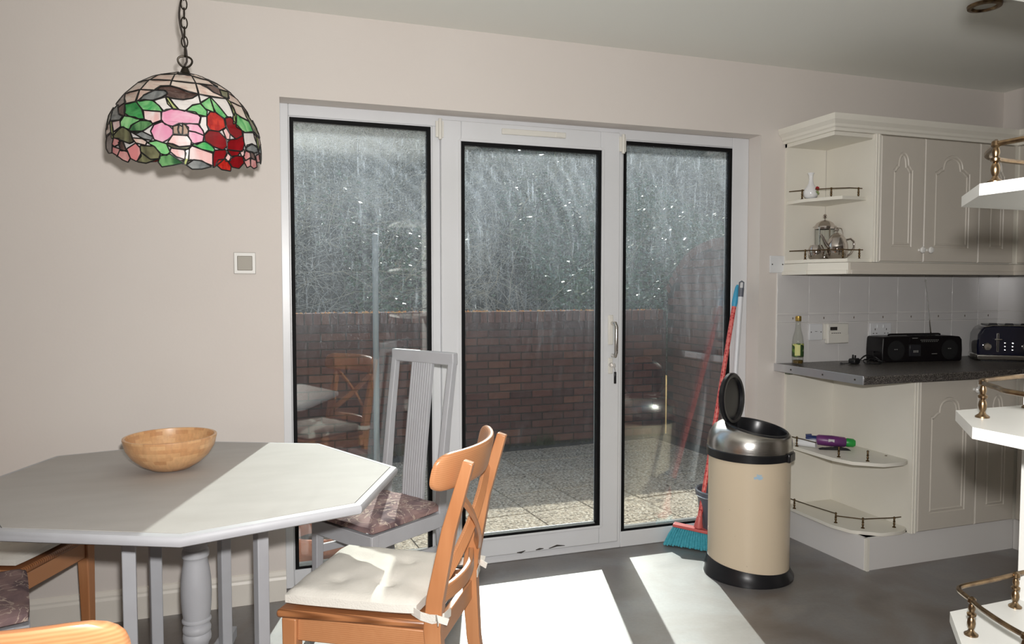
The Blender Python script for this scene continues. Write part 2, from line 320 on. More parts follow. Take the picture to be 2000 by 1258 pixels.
# ------------------------------------------------------------------ room shell
OX0, OX1, OZ = .056, 2.38, 2.069      # opening for the glazed doors
RX, LX, BY, CZ = 4.04, -2.3, -5.2, 2.42
struct('floor', MB().bx(LX, RX, BY, .10, -.12, 0), floorm)
m = MB(); m.bx(LX-.2, OX0, 0, .28, -.3, CZ); m.bx(OX1, RX+.2, 0, .28, -.3, CZ); m.bx(OX0, OX1, 0, .28, OZ, CZ)
wallw = struct('wall_window', m, wallm)
struct('wall_right', MB().bx(RX, RX+.2, BY, 0, -.12, CZ), wallm)
struct('wall_left', MB().bx(LX-.2, LX, BY, 0, -.12, CZ), wallm)
struct('wall_back', MB().bx(LX-.2, RX+.2, BY-.2, BY, -.12, CZ), wallm)
struct('ceiling', MB().bx(LX-.2, RX+.2, BY-.2, .28, CZ, CZ+.15), ceilm)
sk_prof = [(0,0),(-.018,0),(-.018,.088),(-.014,.098),(-.014,.106),(-.006,.119),(0,.122)]
m = MB(); m.loft([[(x, y, z) for y, z in sk_prof] for x in (LX, OX0)])
struct('baseboard_window', m, skirtm)
struct('baseboard_left', MB().bx(LX, LX+.018, BY, -.018, 0, .12), skirtm)
struct('trim_1', MB().bx(OX0, OX1, .10, .42, -.30, -.005), plain('sill_concrete', (.35,.33,.30), .9, c2=(.28,.26,.24), bump=.3))

# ------------------------------------------------------------------ glazed door set
FY0, FY1 = .097, .165
# outer frame: jambs, head, cill, two mullions
m = MB(); m.bx(OX0, .092, FY0, FY1, .0, OZ); m.bx(2.281, OX1, FY0, FY1, 0, OZ); m.bx(.092, 2.281, FY0, FY1, 2.018, OZ)
m.bx(.705, .742, FY0, FY1, .03, 2.018); m.bx(1.630, 1.652, FY0, FY1, .03, 2.018); m.bx(.092, .705, FY0, FY1, 0, .078); m.bx(1.652, 2.281, FY0, FY1, 0, .078); m.bx(.705, 1.652, FY0, FY1, 0, .038)
struct('trim_2', m, upvc, bev=.004)
def gasket_pane(parent, x0, x1, z0, z1, y, g=.016):
    m = MB(); m.bx(x0, x0+g, y-.001, y+.034, z0, z1); m.bx(x1-g, x1, y-.001, y+.034, z0, z1); m.bx(x0+g, x1-g, y-.001, y+.034, z1-g, z1); m.bx(x0+g, x1-g, y-.001, y+.034, z0, z0+g*.75)
    obj('gasket', m, black, parent)
    pm_ = MB(); pm_.m = Matrix.Translation(((x0+x1)/2, y+.018, 0)) @ Matrix.Rotation(.0115,4,'Z') @ Matrix.Translation((-(x0+x1)/2, -y-.018, 0))
    return obj('glass_pane', pm_.bx(x0+g*.5, x1-g*.5, y+.008, y+.012, z0+g*.4, z1-g*.5).bx(x0+g*.5, x1-g*.5, y+.024, y+.028, z0+g*.4, z1-g*.5), panem, parent)
m = MB(); m.bx(.0925,.100,FY0+.002,.150,.079,2.017); m.bx(.692,.7045,FY0+.002,.150,.079,2.017); m.bx(.1,.692,FY0+.002,.150,2.008,2.0175); m.bx(.1,.692,FY0+.002,.150,.0785,.085)
wn1 = struct('window_1', m, upvc); gasket_pane(wn1, .096, .699, .081, 2.013, FY0)
m = MB(); m.bx(1.6525,1.657,FY0+.002,.150,.079,2.017); m.bx(2.276,2.2805,FY0+.002,.150,.079,2.017); m.bx(1.657,2.276,FY0+.002,.150,2.010,2.0175); m.bx(1.657,2.276,FY0+.002,.150,.0785,.083)
wn2 = struct('window_2', m, upvc); gasket_pane(wn2, 1.656, 2.277, .081, 2.013, FY0)
SY = .078
m = MB(); m.bx(.742,.836,SY,.150,.040,2.046); m.bx(1.527,1.628,SY,.150,.040,2.046); m.bx(.836,1.527,SY,.150,1.953,2.046); m.bx(.836,1.527,SY,.150,.040,.134)
dr = struct('door_1', m, upvc, bev=.004)
m = MB()   # sloped glazing bead
for (a, b) in (((.826,.126),(1.537,.126)),((1.537,.126),(1.537,1.961)),((1.537,1.961),(.826,1.961)),((.826,1.961),(.826,.126))): m.beam((a[0],SY-.001,a[1]),(b[0],SY-.001,b[1]),.008,.012,(0,1,0))
obj('glazing_bead', m, upvc, dr, bev=.002); gasket_pane(dr, .834, 1.529, .132, 1.955, SY)
m = MB(); m.bx(1.024,1.340,.066,.078,1.998,2.024); v_ = obj('trickle_vent', m, upvc2, dr, bev=.003)
obj('vent_slider', MB().bx(1.290,1.318,.061,.067,2.002,2.020), upvc2, v_)
m = MB(); m.bx(1.566,1.592,.066,.078,1.02,1.165); obj('handle_plate', m, upvc2, dr, bev=.004)
m = MB(); m.tube([(1.585,.068,1.125),(1.587,.036,1.125),(1.588,.028,1.11),(1.588,.028,.985),(1.587,.036,.968),(1.587,.066,.968)], .0095, 10); obj('pull_handle', m, steel, dr, smooth=True)
m = MB(); m.bx(1.568,1.592,.070,.078,.878,.955); lp = obj('lock_plate', m, upvc2, dr, bev=.003)
m = MB(); m.lathe([(.009,-.012),(.011,-.002),(.011,.0)], (1.580,.070,.922), 14, 'y'); obj('lock_cylinder', m, steel, lp, smooth=True)
m = MB(); m.bx(1.5785,1.5815,.030,.060,.914,.930); m.lathe([(.011,-.001),(.012,0),(.011,.001)], (1.580,.030,.922), 12, 'x'); m.tube([(1.580,.030,.914),(1.583,.028,.900),(1.584,.028,.893)], .0012, 6); k_ = obj('key', m, steel, lp)
obj('key_fob', MB().bx(1.577,1.589,.024,.032,.835,.892), blackp, lp, bev=.003)
for nm, x, z in (('hinge', .736, 1.955), ('hinge', 1.640, 1.945)):
    m = MB(); m.lathe([(.0075,0),(.0085,.004),(.0085,.088),(.0075,.092)], (x,.068,z), 12); m.bx(x-.019, x-.004, .072, .0785, z+.01, z+.082); m.bx(x+.004, x+.017, .072, .0965, z+.01, z+.082)
    obj(nm, m, upvc2, dr, bev=.001)
m = MB()
for a in ((1.10,1.142,.044),(1.195,1.235,.050),(1.262,1.345,.056)): m.tube([(a[0],SY+.0005,.043+random.random()*.006),((a[0]+a[1])/2,SY+.0005,a[2]),(a[1],SY+.0005,.049+random.random()*.006)], [.002,.005,.0015], 5)
obj('scuff', m, plain('scuff_dirt', (.05,.045,.04), .9), dr, label='dark chipped scuff marks')

# ------------------------------------------------------------------ wall tiles, switches, sockets
TT = MB().bx(0, .1965, -.006, .0005, 0, .1885)
x = 2.489 ; k = 0
tm1 = tm2 = tm3 = None
m = MB().bx(2.487, RX, -.0035, 0, .906, 1.42); obj('tile_grout', m, groutm, wallw)
while x < RX-.02:
    wd = min(.1965, RX-x-.001)
    for z0, z1, kind in ((.906,1.1115,0),(1.1655,1.37,0),(1.373,1.42,0),(1.1140,1.163,1)):
        m = MB().bx(x, x+wd, -.0065, -.002, z0, z1)
        t_ = obj('wall_tile' if not kind else 'border_tile', m, tilem, wallw, bev=.0015)
        if kind and wd > .15:
            m = MB(); m.bx(x, x+wd, -.0095, -.006, 1.1545, 1.160); m.bx(x, x+wd, -.0095, -.006, 1.116, 1.1215); obj('border_bead', m, tilem, t_, bev=.001)
            q = MB(); cx = x+wd/2
            q.prism([(cx-.003,1.137),(cx,1.131),(cx+.003,1.137),(cx+.0015,1.144),(cx-.0015,1.144)], -.0078, -.006, 'y'); obj('painted_motif', q, plain('motif_brown', (.12,.085,.06), .5) if 'motif_brown' not in MT else MT['motif_brown'], t_)
    x += .1985
wr = bpy.data.objects['wall_right']
for i in range(4):
    y0 = -.0035-.1985*(i+1)
    for z0, z1, nm in ((.906,1.1115,'wall_tile'),(1.1655,1.37,'wall_tile'),(1.114,1.163,'border_tile')):
        obj(nm, MB().bx(RX-.0065, RX-.001, y0, y0+.1965, z0, z1), tilem, wr, bev=.0015)
obj('tile_grout', MB().bx(RX-.0035, RX, -.80, 0, .906, 1.37), groutm, wr)

def plate(name, x0, x1, z0, z1, mat, label, cat, y=0, d=.009, wall='y'):
    t = thing(name, label, cat, ((x0+x1)/2, y, (z0+z1)/2)); obj('faceplate', MB().bx(x0, x1, y-d, y, z0, z1), mat, t, bev=.002); return t
t = plate('light_switch', -.127, -.044, 1.352, 1.438, plain('satin_plate', (.52,.51,.48), .5, metal=.3), 'brushed metal light switch on the bare wall left of the glazed doors', 'switch')
obj('rocker', MB().bx(-.114, -.057, -.014, -.008, 1.366, 1.424), plain('rocker_metal', (.30,.28,.24), .55, metal=.3), t, bev=.002)
t = plate('blanking_plate', 2.440, 2.527, 1.374, 1.461, upvc, 'white blanking plate beside the open shelf end of the wall cabinet', 'plate')
scr = plain('screw_dark', (.08,.07,.06), .5, metal=.6)
for x in (2.452, 2.515): obj('screw', MB().lathe([(.0035,-.0105),(.0035,-.008)], (x,0,1.417), 10, 'y'), scr, t)
t = plate('fused_outlet', 2.687, 2.772, 1.022, 1.108, upvc, 'square white outlet plate on the tiles just left of the heating controller', 'outlet', -.0065)
for x in (2.698, 2.761): obj('screw', MB().lathe([(.003,-.0165),(.003,-.014)], (x,0,1.065), 10, 'y'), scr, t)
obj('cover_slot', MB().bx(2.722, 2.737, -.0162, -.015, 1.067, 1.069), scr, t)
t = thing('heating_controller', 'white heating controller with small dark display on the kitchen tiles', 'thermostat', (2.86, 0, 1.05))
obj('back_box', MB().bx(2.777, 2.80, -.020, -.0065, 1.025, 1.108), upvc2, t, bev=.002)
obj('housing', MB().bx(2.792, 2.928, -.032, -.0068, 1.003, 1.108), upvc2, t, bev=.004)
obj('display', MB().bx(2.806, 2.851, -.0335, -.0315, 1.073, 1.091), plain('lcd_display', (.035,.032,.03), .25), t)
obj('flap', MB().bx(2.794, 2.926, -.0345, -.0315, 1.006, 1.052), upvc2, t, bev=.002)
for i in range(5): obj('button', MB().bx(2.815+i*.013, 2.822+i*.013, -.0338, -.0315, 1.056, 1.0595), scr, t)
t = plate('double_socket', 3.088, 3.234, 1.020, 1.106, upvc, 'white double socket on the tiles behind the radio', 'socket', -.0065)
for sx in (3.122, 3.200):
    for dx, dz, a, b in ((0,.010,.0022,.005),(-.011,-.012,.004,.002),(.011,-.012,.004,.002)): obj('pin_hole', MB().bx(sx+dx-a, sx+dx+a, -.0162, -.015, 1.062+dz-b, 1.062+dz+b), scr, t)
for sx in (3.140, 3.182): obj('rocker', MB().bx(sx-.006, sx+.006, -.019, -.015, 1.078, 1.096), upvc, t, bev=.001)

t = thing('ceiling_downlight', 'round recessed downlight in the ceiling above the kitchen', 'light', (2.72,-.93,2.42))
m = MB(); m.shell([(.062,0),(.060,-.010),(.046,-.012),(.040,-.004),(.040,0)], (2.72,-.93,2.42), 32); obj('bezel', m, brass, t, smooth=True)
obj('lens', MB().lathe([(0,-.003),(.041,-.003),(.041,0),(0,0)], (2.72,-.93,2.42), 24), plain('frosted_lens', (.55,.55,.5), .4), t)

# ------------------------------------------------------------------ outside: patio, brick walls, planting
GZ = -.25
struct('ground', MB().bx(-6, 12, .28, 3.7, GZ-.25, GZ-.012), plain('patio_bed', (.09,.075,.06), .95, c2=(.06,.05,.04), scale=12))
patio = struct('patio', MB().bx(-2.5, 6, .42, 3.6, GZ-.04, GZ-.008), plain('joint_sand', (.11,.095,.075), .95, c2=(.07,.06,.05), scale=15, bump=.5))
rotp = Matrix.Translation((2.08, 2.30, GZ)) @ Matrix.Rotation(math.radians(4.7), 4, 'Z')
sl0 = None
for i in range(-6, 6):
    for j in range(-5, 4):
        cx, cy = i*.446, j*.446+.16
        P = rotp @ Vector((cx+.22, cy+.22, 0))
        if not (-.7 < P.x < 3.72 and .52 < P.y < 3.36): continue
        dz = random.uniform(-.003, .003)
        if sl0 is None:
            sl0 = obj('paving_slab', MB().bx(0,.439,0,.439,-.035,0), slabm, patio, local=True, bev=.004); sl0.matrix_local = rotp @ Matrix.Translation((cx,cy,dz))
        else: inst(sl0, 'paving_slab', rotp @ Matrix.Translation((cx,cy,dz)), patio)
# long rear wall: stretcher courses under a brick-on-edge coping
WY, WTOP = 3.62, 1.07
gw = thing('garden_wall', 'long low brick wall across the back of the patio, brick-on-edge coping', 'wall', (1.9, WY, GZ))
obj('mortar_core', MB().bx(-3.5, 3.98, WY+.006, WY+.21, GZ-.05, WTOP-.008), mortarm, gw)
b0 = None; rest = MB(); cnt = 0; cands = []
ncr = 16
for r in range(ncr):
    z = GZ + .012 + r*.0757
    for c in range(-14, 19):
        x = .0 + c*.225 + (.1125 if r % 2 else 0)
        if x+.215 < -3.3 or x > 3.97: continue
        x1 = min(x+.215, 3.975); cands.append((x, x1, z, r))
def vis(x0, x1):   # bricks the panes look on to are single pieces
    return x1 > .12 and x0 < 3.97
for (x, x1, z, r) in cands:
    if vis(x, x1) and x1-x > .214 and cnt < 250 and not (1.02 < x < 1.06):
        M = Matrix.Translation((x-1.9, random.uniform(-.002,.003), z-GZ))
        if b0 is None: b0 = obj('brick', MB().bx(0,.215,0,.10,0,.0655), brickm, gw, local=True, bev=.003); b0.matrix_local = M
        else: inst(b0, 'brick', M, gw)
        cnt += 1
    else: rest.bx(x, x1, WY, WY+.1, z, z+.0655)
obj('distant_bricks', rest, brickm, gw, kind='stuff')
c0 = None; rest = MB(); cnt = 0
for i in range(100):
    x = -3.4 + i*.0742
    if x > 3.90: continue
    if x > .05 and cnt < 55:
        M = Matrix.Translation((x-1.9, random.uniform(-.002,.004), WTOP-.105-GZ+random.uniform(-.004,.003)))
        if c0 is None: c0 = obj('coping_brick', MB().bx(0,.0655,-.004,.215,0,.105), brickm, gw, local=True, bev=.004); c0.matrix_local = M
        else: inst(c0, 'coping_brick', M, gw)
        cnt += 1
    else: rest.bx(x, x+.0655, WY-.004, WY+.211, WTOP-.105, WTOP)
obj('distant_coping', rest, brickm, gw, kind='stuff')
rng = np.random.default_rng(3)
m = MB()      # crusty orange lichen along the coping
for i in range(190):
    x = rng.uniform(0, 3.9) if i % 3 else rng.choice([1.15,1.5,1.95,2.2,3.2,.9])+rng.normal()*.05; y = WY+rng.uniform(-.002,.06); r = rng.uniform(.006,.020); h = rng.uniform(.006,.02)
    ring = [(x+r*math.cos(a)*rng.uniform(.7,1.3), y+r*math.sin(a), WTOP-.003) for a in np.linspace(0, 2*PI, 7)[:-1]]
    m.add(ring+[(x, y, WTOP+h)], [(k, (k+1)%6, 6) for k in range(6)])
mossm, n_, b_, o_ = nodes('orange_lichen'); b_.inputs['Base Color'].default_value = (.75,.36,.10,1); b_.inputs['Roughness'].default_value = .9; b_.inputs['Subsurface Weight'].default_value = .5; b_.inputs['Subsurface Scale'].default_value = .02
obj('lichen', m, mossm, gw, kind='stuff')

# side wall with a swept-up top
SX = 3.985
sw = thing('patio_side_wall', 'brick side wall sweeping up in a curve at the right of the patio', 'wall', (SX, 2.7, GZ))
prof = [(3.62,1.30),(3.50,1.44),(3.36,1.555),(3.19,1.66),(3.0,1.72),(2.8,1.75),(2.5,1.765),(2.1,1.77),(1.7,1.77)]
def topz(y): return float(np.interp(y, [p[0] for p in prof][::-1], [p[1] for p in prof][::-1]))
m = MB(); m.prism([(1.7,GZ-.05),(3.62,GZ-.05)]+[(a, b-.012) for a, b in prof], SX+.006, SX+.21, 'x'); obj('mortar_core', m, mortarm, sw)
s0 = None
for r in range(27):
    z = GZ+.012+r*.0757
    for c in range(9):
        y = 3.60-.215-c*.225-(.1125 if r % 2 else 0)
        if y < 1.7 or min(topz(y), topz(y+.215)) < z+.08: continue
        M = Matrix.Translation((random.uniform(-.003,.002), y-2.7, z-GZ))
        if s0 is None: s0 = obj('brick', MB().bx(0,.10,0,.215,0,.0655), brickm, sw, local=True, bev=.003); s0.matrix_local = M
        else: inst(s0, 'brick', M, sw)
m = MB()
for i in range(30):
    y = 3.60-i*.0625; z = topz(y); dz = topz(y-.03)-topz(y+.03); a = math.atan2(dz, -.06)
    p = Vector((SX+.105, y, z-.03)); t_ = Vector((0, -math.cos(math.atan2(dz,.06)), math.sin(math.atan2(dz,.06)))); u_ = Vector((0, t_.z, -t_.y))
    m.beam(p-u_*.04, p+u_*.04, .215, .058, (1,0,0))
obj('curved_coping', m, brickm, sw, kind='stuff')

# weeds at the wall foot
m = MB()
for i in range(420):
    x = rng.uniform(0, 3.9); 
    if i > 250: x = rng.choice([1.15,2.55,2.62,1.95])+rng.normal()*.05
    y = WY-.03-abs(rng.normal())*.03; h = rng.uniform(.02,.09)*(1.8 if i > 250 else 1); dx, dy = rng.normal()*.03, -abs(rng.normal())*.03; w_ = .003
    m.add([(x-w_,y,GZ-.01),(x+w_,y,GZ-.01),(x+dx,y+dy,GZ+h)], [(0,1,2)])
obj('weeds', m, plain('weed_green', (.07,.075,.035), .7), None, kind='stuff', label='small weeds and grass along the foot of the brick wall', category='grass')
m = MB()
for i in range(300):
    x = rng.uniform(.3, 3.7); y = 3.55-abs(rng.normal())*.7; r = rng.uniform(.005,.016); a = rng.uniform(0, PI)
    if y < .7: continue
    m.add([(x+r*math.cos(a),y+r*math.sin(a),GZ+.004),(x-r*.4*math.sin(a),y+r*.4*math.cos(a),GZ+.010),(x-r*math.cos(a),y-r*math.sin(a),GZ+.006),(x+r*.4*math.sin(a),y-r*.4*math.cos(a),GZ+.012)], [(0,1,2,3)])
obj('fallen_leaves', m, plain('leaf_litter', (.06,.045,.03), .9), None, kind='stuff', label='dark dead leaves scattered over the shaded paving slabs', category='leaves')

# overgrown bank rising behind the wall
def bankz(x, y): 
    return .55+(y-3.85)*.575 + .16*np.sin(x*1.7+y)+.12*np.sin(x*3.1-y*2.3)
gx = np.linspace(-8, 20, 120); gy = np.linspace(3.84, 13.5, 50); vs = []; fs = []
for j, y in enumerate(gy):
    for i, x in enumerate(gx): vs.append((x, y, float(bankz(x, y))+rng.normal()*.05))
for j in range(49):
    for i in range(119): a = j*120+i; fs.append((a, a+1, a+121, a+120))
struct('trim_3', MB().add(vs, fs), plain('bank_soil', (.018,.016,.012), .95, c2=(.035,.032,.022), scale=3, bump=.8, bscale=6))
def soup(name, quads, mat, label, cat):      # many tiny pieces in one mesh
    q = np.asarray(quads, dtype=np.float32).reshape(-1, 3); q[:,1] = np.maximum(q[:,1], 3.88); n = len(q)//4
    me = bpy.data.meshes.new(name); me.vertices.add(len(q)); me.vertices.foreach_set('co', q.ravel()); me.loops.add(n*4); me.loops.foreach_set('vertex_index', np.arange(n*4, dtype=np.int32))
    me.polygons.add(n); me.polygons.foreach_set('loop_start', np.arange(0, n*4, 4, dtype=np.int32)); me.polygons.foreach_set('loop_total', np.full(n, 4, dtype=np.int32)); me.update(); me.materials.append(mat)
    o = bpy.data.objects.new(name, me); COL.objects.link(o); o['kind'] = 'stuff'; o['label'] = label; o['category'] = cat; return o
def twigs(n, x0, x1, y0, y1, l0, l1, r, arch):
    x = rng.uniform(x0, x1, n); y = y0+(y1-y0)*rng.uniform(0, 1, n)**1.2; z = bankz(x, y)+rng.uniform(-.05, .35, n)*np.clip((y-3.7)/2,.25,1)
    az_ = rng.uniform(0, 2*PI, n); e_ = rng.normal(.45, .6, n)*arch; L = rng.uniform(l0, l1, n); P = np.stack([x,y,z],1); out = []
    d = np.stack([np.cos(az_)*np.cos(e_), np.sin(az_)*np.cos(e_)*.6, np.sin(e_)],1); seg = 4
    cur = P; 
    for k in range(seg):
        d2 = d+np.stack([rng.normal(0,.18,n), rng.normal(0,.18,n), rng.normal(-.22,.15,n)],1); d2 /= np.linalg.norm(d2,axis=1)[:,None]
        nx = cur+d2*(L/seg)[:,None]; rr0 = r*(1-k/seg*.7); rr1 = r*(1-(k+1)/seg*.7)
        s1 = np.cross(d2, [0.2,1,.1]); s1 /= np.linalg.norm(s1,axis=1)[:,None]+1e-6; s2 = np.cross(d2, s1)
        for s_ in (s1, s2): out.append(np.stack([cur+s_*rr0, cur-s_*rr0, nx-s_*rr1, nx+s_*rr1],1))
        cur = nx; d = d2
    return np.concatenate(out)
def leaves(n, x0, x1, y0, y1, s0, s1, lift, keep=None):
    x = rng.uniform(x0, x1, n); y = y0+(y1-y0)*rng.uniform(0, 1, n)
    if keep is not None: k = keep(x, y); x, y = x[k], y[k]; n = len(x)
    z = bankz(x, y)+rng.uniform(0, 1, n)*lift
    a = rng.uniform(0, 2*PI, n); nrm = np.stack([rng.normal(0,.6,n), rng.normal(-.5,.5,n), rng.uniform(.2,1,n)],1); nrm /= np.linalg.norm(nrm,axis=1)[:,None]
    t = np.stack([np.cos(a), np.sin(a), np.zeros(n)],1); t = t-nrm*(t*nrm).sum(1)[:,None]; t /= np.linalg.norm(t,axis=1)[:,None]; b = np.cross(nrm, t); s = rng.uniform(s0, s1, n)[:,None]; P = np.stack([x,y,z],1)
    return np.stack([P+t*s, P+b*s*.55, P-t*s*.8, P-b*s*.55],1)
twigm = plain('twig_bark', (.72,.66,.58), .38, c2=(.34,.30,.26), scale=2)
twigm2 = plain('pale_cane', (.50,.44,.33), .5)
leafm, n_, b_, o_ = nodes('ivy_leaf'); b_.inputs['Base Color'].default_value = (.10,.15,.06,1); b_.inputs['Roughness'].default_value = .22; b_.inputs['Specular IOR Level'].default_value = .7
soup('bare_shrubbery', np.concatenate([twigs(5000, -2.5, 12, 3.95, 11.5, .3, .9, .0032, 1.0), twigs(38000, -2.2, 11, 3.95, 11.5, .08, .30, .0024, 1.6)]), twigm, 'tangle of bare twigs covering the bank behind the brick wall', 'shrub')
soup('arching_canes', twigs(420, 0, 7, 4.3, 8, 1.0, 2.0, .0045, .7), twigm2, 'pale arching canes among the bare twigs on the bank', 'canes')
kp = lambda x, y: (np.sin(x*1.9+.5)+np.sin(x*.8-y)*.8+rng.normal(0,.5,len(x)) > .1)
soup('ivy', np.concatenate([leaves(19000, .8, 9, 3.85, 5.6, .016, .036, .55, kp), leaves(14000, 3.0, 6.5, 3.85, 6.6, .018, .040, .75)]), leafm, 'dark glossy ivy leaves spilling behind the top of the brick wall', 'ivy')
soup('evergreen_shrub', leaves(9000, -3, 12, 5.5, 12, .02, .05, .5, lambda x, y: np.sin(x*1.3+y*1.1)+rng.normal(0,.4,len(x)) > .5), leafm, 'scattered evergreen foliage higher up the bank', 'shrub')

t = thing('streak_post', 'slim pale post added outside for a reflection-like streak in the left pane', 'post', (.825,2.8,GZ))  # added upright, stands in for a pale reflection-like streak in the left pane
m = MB(); m.tube([(.825,2.8,GZ),(.825,2.8,1.72)], .024, 12); obj('pole', m, plain('streak_post_grey', (.30,.32,.33), .6), t, smooth=True)
m = MB(); m.lathe([(.026,0),(.028,.004),(.028,.014),(.012,.022),(0,.024)], (.825,2.8,1.715), 12); obj('cap', m, plain('cap_grey', (.3,.31,.32), .5), t, smooth=True)

# terracotta planter just outside the left pane
t = thing('terracotta_planter', 'large round terracotta plant pot on the patio outside the left window', 'plant pot', (.26,.66,GZ))
C_ = (.26,.66,GZ)
m = MB(); m.shell([(.135,0),(.185,.24),(.190,.245),(.212,.25),(.218,.262),(.218,.315),(.210,.325),(.196,.325),(.188,.31),(.176,.26),(.128,.02)], C_, 40); m.lathe([(0,0),(.134,0),(.134,.018),(0,.018)], C_, 32); obj('pot', m, terr, t, smooth=True)
obj('soil', MB().lathe([(0,.245),(.172,.245),(.172,.22),(0,.22)], C_, 24), plain('potting_soil', (.05,.035,.025), 1, bump=1), t)
m = MB(); m.tube([(.30,.64,GZ+.24),(.305,.63,GZ+.36),(.31,.62,GZ+.44)], .012, 8); obj('plant_stake', m, plain('stake_grey', (.45,.45,.46), .6), t)

# ------------------------------------------------------------------ octagonal table
TZ = .72
def T(x, y): return (x*1.0553, (y+3.13)*1.0553-3.13)
tv = [T(*p) for p in [(-.665,-.427),(-.221,-.332),(.167,-.5),(.369,-.928),(.217,-1.29),(-.191,-1.408),(-.597,-1.228),(-.799,-.80)]][::-1]
tcx = sum(p[0] for p in tv)/8; tcy = sum(p[1] for p in tv)/8
def inset(poly, d):
    n = len(poly); out = []; 
    area = sum(poly[i][0]*poly[(i+1)%n][1]-poly[(i+1)%n][0]*poly[i][1] for i in range(n)); sg = 1 if area > 0 else -1
    for i in range(n):
        p, a, b = Vector(poly[i]), Vector(poly[i-1]), Vector(poly[(i+1)%n]); e1 = (p-a).normalized(); e2 = (b-p).normalized()
        n1 = Vector((-e1.y,e1.x))*sg; n2 = Vector((-e2.y,e2.x))*sg; bis = (n1+n2).normalized(); k = d/max(.2, bis.dot(n1)); out.append(tuple(p+bis*k))
    return out
tb = thing('dining_table', 'grey painted octagonal dining table, half in sunlight, with a turned centre column', 'table', (tcx, tcy, 0))
i1 = inset(tv, .020); i2 = inset(tv, .0225)
obj('tabletop', MB().prism(i2, TZ-.018, TZ), topm, tb, bev=.0008)
m = MB(); m.loft([[(a,b,z) for a,b in inset(tv, d)] for d, z in ((.0202,TZ-.016),(.0202,TZ-.0005),(.012,TZ-.0005),(.004,TZ-.003),(0,TZ-.009),(0,TZ-.018),(.003,TZ-.026),(.010,TZ-.030),(.05,TZ-.030))], False, True)
obj('edge_moulding', m, greyp, tb, smooth=True)
m = MB(); m.beam((tcx-.36,tcy,TZ-.045),(tcx+.36,tcy,TZ-.045),.05,.03,(0,1,0)); m.beam((tcx,tcy-.36,TZ-.045),(tcx,tcy+.36,TZ-.045),.05,.03,(1,0,0)); obj('underframe', m, greyp, tb)
pc = (-.222, -.735)
cp = [(0,.03),(.050,.03),(.050,.10),(.045,.105),(.050,.120),(.050,.135),(.040,.150),(.032,.165),(.031,.190),(.036,.205),(.0405,.212),(.0415,.222),(.040,.232),(.0365,.236),(.0405,.241),(.0412,.250),(.038,.259),(.0305,.264),(.031,.270),(.0425,.273),(.0425,.278),(.0385,.283),(.041,.300),(.0435,.330),(.0445,.365),(.0435,.400),(.040,.430),(.0365,.450),(.0345,.463),(.0355,.470),(.0390,.474),(.0395,.485),(.0375,.494),(.034,.498),(.034,.506),(.042,.511),(.042,.530),(.036,.54),(.034,.56),(.044,.60),(.044,.66),(.050,.665),(.050,.70),(0,.70)]
obj('turned_column', MB().lathe(cp, (pc[0],pc[1],0), 32), greyp, tb, smooth=True)
posts = [(-.370,-.94),(-.030,-.895),(-.350,-.62),(-.153,-.515)]
for (px, py), rz in zip(posts, (.12, .45, .3, .5)):
    m = MB(); m.m = Matrix.Translation((px,py,0)) @ Matrix.Rotation(rz,4,'Z'); s = .0172; m.bx(-s,s,-s,s,.04,TZ-.03); obj('leg_post', m, greyp, tb, bev=.003)
for a in (80, 170, 255, 350):
    c, s = math.cos(math.radians(a)), math.sin(math.radians(a)); m = MB()
    m.beam((pc[0],pc[1],.045),(pc[0]+c*.43,pc[1]+s*.43,.032),.05,.07,(-s,c,0),.045,.04); obj('foot', m, greyp, tb, bev=.004)

bc = (-.300, -.610)
t = thing('wooden_bowl', 'blond laminated wooden salad bowl on the octagonal table', 'bowl', (bc[0],bc[1],TZ))
pr = [(r*.93, z*.97) for r, z in [(0,0),(.045,0),(.062,.004),(.095,.022),(.122,.046),(.140,.074),(.148,.106),(.1475,.110),(.143,.1115),(.1385,.110),(.131,.078),(.112,.050),(.085,.028),(.05,.014),(0,.011)]]
obj('bowl_body', MB().lathe(pr, (bc[0],bc[1],TZ), 64), bowlm, t, smooth=True)

# ------------------------------------------------------------------ cushions and chairs
def cushion_mb(w, d, h, taper=1.0, n=22, tufts=()):
    m = MB(); top = []; 
    def pt(u, v, side):
        su = math.copysign(abs(u)**.9, u); ww = w*(taper+(1-taper)*(v+1)/2)/2
        e = max(abs(u), abs(v)); edge = (1-e**10)**.5 if e < 1 else 0
        z = h*(.5+.5*side*(.35+.65*edge)+.0*u)
        zz = h/2 + side*h/2*(.42*edge+.16*(1-abs(u)**3)*(1-abs(v)**3)+.42)
        if side > 0:
            for (a, b, dp) in tufts:
                q = ((u-a)**2+(v-b)**2); zz -= dp*math.exp(-q/.012)+dp*.25*math.exp(-q/.06)
            zz += .0018*math.sin(9*u+4*v)*math.sin(7*v-3*u)
        r = 1-.03*(abs(u*v))**4
        return (su*ww*r, v*d/2*r, zz)
    vs = []
    for side in (1, -1):
        for j in range(n+1):
            for i in range(n+1): vs.append(pt(-1+2*i/n, -1+2*j/n, side))
    K = (n+1)**2; fs = []
    for j in range(n):
        for i in range(n):
            a = j*(n+1)+i; fs.append((a,a+1,a+n+2,a+n+1)); fs.append((K+a,K+a+n+1,K+a+n+2,K+a+1))
    per = [i for i in range(n+1)]+[(j+1)*(n+1)-1 for j in range(1,n+1)]+[n*(n+1)+i for i in range(n-1,-1,-1)]+[j*(n+1) for j in range(n-1,0,-1)]
    for k in range(len(per)):
        a, b = per[k], per[(k+1)%len(per)]; fs.append((a,K+a,K+b,b))
    return m.add(vs, fs)
